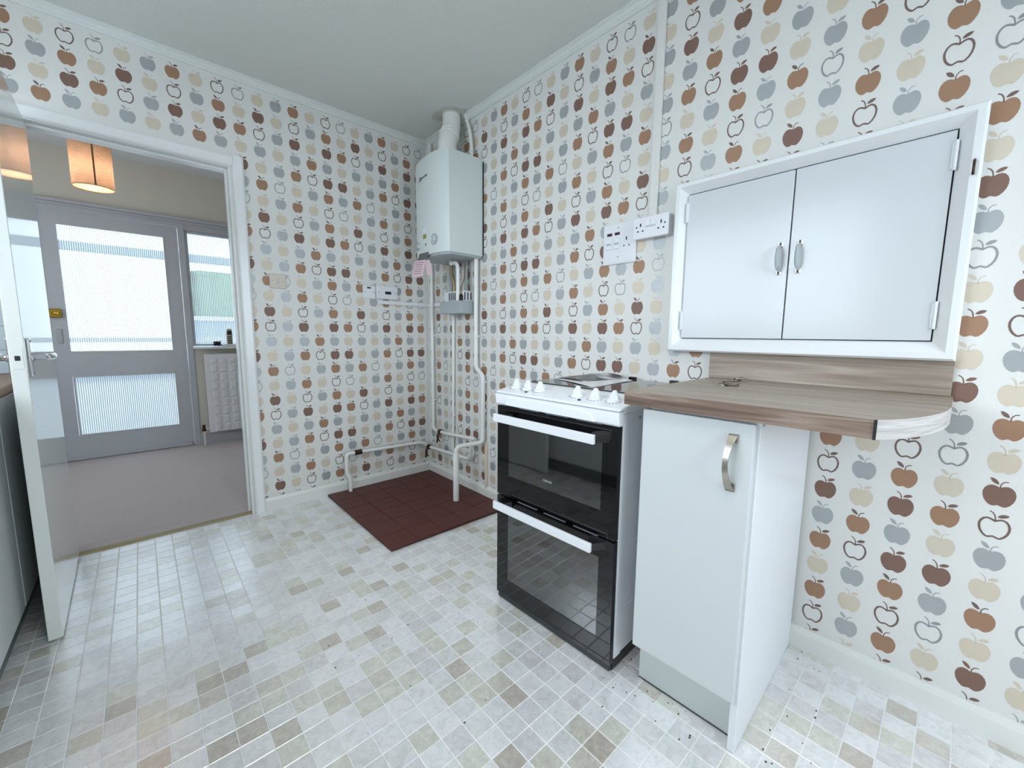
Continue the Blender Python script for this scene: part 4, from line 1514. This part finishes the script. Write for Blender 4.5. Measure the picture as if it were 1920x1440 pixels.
def oven_door(z0, z1, wz0, wz1, hz):
    bm = bmesh.new()
    wx0, wx1 = .068, CW - .058
    box(bm, .004, wx0, 0, .020, z0, z1)
    box(bm, wx1, CW - .002, 0, .020, z0, z1)
    box(bm, wx0, wx1, 0, .020, wz1, z1)
    box(bm, wx0, wx1, 0, .020, z0, wz0)
    d = obj('oven_door', bm, 'oven_black', ck, world=False)
    obj('oven_window', B(wx0, wx1, .0004, .004, wz0, wz1), 'oven_glass', d, world=False)
    bm = B(.034, CW - .058, -.052, -.040, hz - .0155, hz + .0145, .002, 2)
    h = obj('door_handle', bm, 'cooker_handle', d, world=False)
    for q in ([(.055, -.040), (.030, .0), (.090, .0), (.075, -.040)], [(CW - .079, -.040), (CW - .094, .0), (CW - .034, .0), (CW - .059, -.040)]):
        obj('handle_mount', prism(bmesh.new(), q, 'z', hz - .013, hz + .012), 'black', d, world=False)
    bm = bmesh.new()
    for k in range(3):
        x_ = .12 + k * .135
        box(bm, x_, x_ + .10, .002, .012, z1 - .0005, z1 + .0012)
    obj('door_vents', bm, 'mark', d, world=False)
    return d


oven_door(.030, .452, .105, .385, .432)
ud = oven_door(.458, .823, .545, .770, .784)
bm = text_bm('ZANUSSI', .0115, (1, 0, 0), (0, 0, 1), (.272, -.0006, .578), .0008)
for v in bm.verts:
    v.co.x = .272 + (v.co.x - .272) * .95
obj('maker_lettering', bm, 'badge', ud, world=False)
# control fascia and hob frame
prof = [(.0, .826), (-.006, .832), (-.010, .862), (-.008, .874), (.002, .881), (.050, .890), (.120, .900), (.150, .903), (CD, .903), (CD, .862), (.02, .862), (.02, .826)]
bm = prism(bmesh.new(), prof, 'x', -.002, CW + .002, .004, 2)
obj('hob_frame', bm, 'cooker_white', ck, world=False, smooth=True, sharp=20)
bm = bmesh.new()
prism(bm, [(.06, .830), (.066, .855), (.09, .862), (CW - .13, .862), (CW - .105, .855), (CW - .085, .830)], 'y', -.0125, -.004, .002)
obj('fascia_grip', bm, 'cooker_white', ck, world=False)
obj('fascia_joint', B(-.0025, CW + .0025, -.0105, .02, .8725, .8745), 'mark', ck, world=False)
bm = prism(bmesh.new(), [(.030, .165), (CW - .030, .165), (CW - .018, .177), (CW - .018, CD - .035), (CW - .03, CD - .023), (.03, CD - .023), (.018, CD - .035), (.018, .177)], 'z', .9025, .908, .0015)
obj('hob_glass', bm, 'hob_glass', ck, world=False)
for x_ in (.265, .455):
    obj('lid_stop', B(x_ - .018, x_ + .018, CD - .020, CD - .006, .903, .918, .003, 2), 'black', ck, world=False)
for x_ in (.050, .112, .174, .350, .424, .496):
    y_ = .062
    zk = .8915
    bm = lathe(bmesh.new(), [(0, zk - .004), (.024, zk - .003), (.024, zk + .002), (.021, zk + .0055), (0, zk + .006)], (x_, y_, 0), 'z', 24)
    kb = obj('control_knob', bm, 'cooker_white', ck, world=False, smooth=True)
    bm = bmesh.new()
    pr_ = [(-.0185, zk + .005), (-.015, zk + .018), (-.004, zk + .034), (0, zk + .036), (.004, zk + .034), (.015, zk + .018), (.0185, zk + .005)]
    prism(bm, [(x_ + a_, b_) for a_, b_ in pr_], 'y', y_ - .007, y_ + .007, .002)
    obj('grip', bm, 'cooker_white', kb, world=False)
    bm = bmesh.new()
    for q in range(7):
        a = PI * 1.12 + q * PI * .76 / 6
        xx, yy = x_ + .029 * math.cos(a), y_ + .029 * math.sin(a)
        zz_ = .881 + (yy - .002) * .19
        box(bm, xx - .0014, xx + .0014, yy - .0018, yy + .0018, zz_ - .001, zz_ + .0014)
    obj('dial_marks', bm, 'mark', ck, world=False)
for x_ in (.136, .384):
    obj('pilot_light', lathe(bmesh.new(), [(0, .882), (.0065, .882), (.006, .8885), (0, .8892)], (x_, .026, 0), 'z', 12), 'black', ck, world=False)
obj('side_fixing', lathe(bmesh.new(), [(0, 0), (.006, 0), (.005, .0015), (0, .002)], (CW + .0005, .12, .84), 'x', 10), 'mark', ck, world=False)

# instruction booklet in a wallet on the hob
bk = empty('cooker_booklet', (-.26, -1.70, .908), 0, 'instruction booklet with a dark printed cover lying on the hob', 'booklet')


def sheet(pts, z, lift, n=8):
    """slightly curled rectangular sheet between four floor-plan corners"""
    bm = bmesh.new()
    g = []
    for i in range(n + 1):
        row = []
        for j in range(n + 1):
            u, v = i / n, j / n
            p = (Vector(pts[0]) * (1 - u) + Vector(pts[1]) * u) * (1 - v) + (Vector(pts[3]) * (1 - u) + Vector(pts[2]) * u) * v
            row.append(bm.verts.new((p.x, p.y, z + lift * (math.sin(PI * u) * .6 + v * v * .8) * (1 + .2 * math.sin(7 * u + 5 * v)))))
        g.append(row)
    for i in range(n):
        for j in range(n):
            bm.faces.new((g[i][j], g[i + 1][j], g[i + 1][j + 1], g[i][j + 1]))
    r_ = bmesh.ops.extrude_face_region(bm, geom=list(bm.faces))
    for v in r_['geom']:
        if isinstance(v, bmesh.types.BMVert):
            v.co.z += .0012
    return bm


obj('wallet', sheet([(-.435, -1.90), (-.315, -1.60), (-.07, -1.62), (-.12, -1.875)], .9085, .004), 'paper_white', bk, smooth=True)
obj('cover', sheet([(-.335, -1.775), (-.300, -1.605), (-.075, -1.625), (-.085, -1.83)], .9118, .010), 'cover', bk, smooth=True)

# ================================================================== dirt specks on the vinyl by the cabinet
random.seed(21)
bm = bmesh.new()
for k in range(70):
    if k < 30:
        x_, y_ = random.uniform(-.66, -.5), random.uniform(-2.42, -2.12)
        if x_ > -.56 and y_ < -2.19:
            continue
    elif k < 48:
        x_, y_ = random.uniform(-.55, -.02), random.uniform(-2.66, -2.53)
    else:
        x_, y_ = random.uniform(-1.3, -.7), random.uniform(-2.3, -1.2)
    s_ = random.uniform(.0012, .0032)
    bmesh.ops.create_icosphere(bm, subdivisions=1, radius=s_, matrix=Matrix.Translation((x_, y_, .0008)) @ Matrix.Diagonal((1.3, 1, .4, 1)))
tagged(obj('dirt_specks', bm, 'dirt'), 'dark specks of dirt scattered on the floor near the cabinet', 'dirt', kind='stuff')
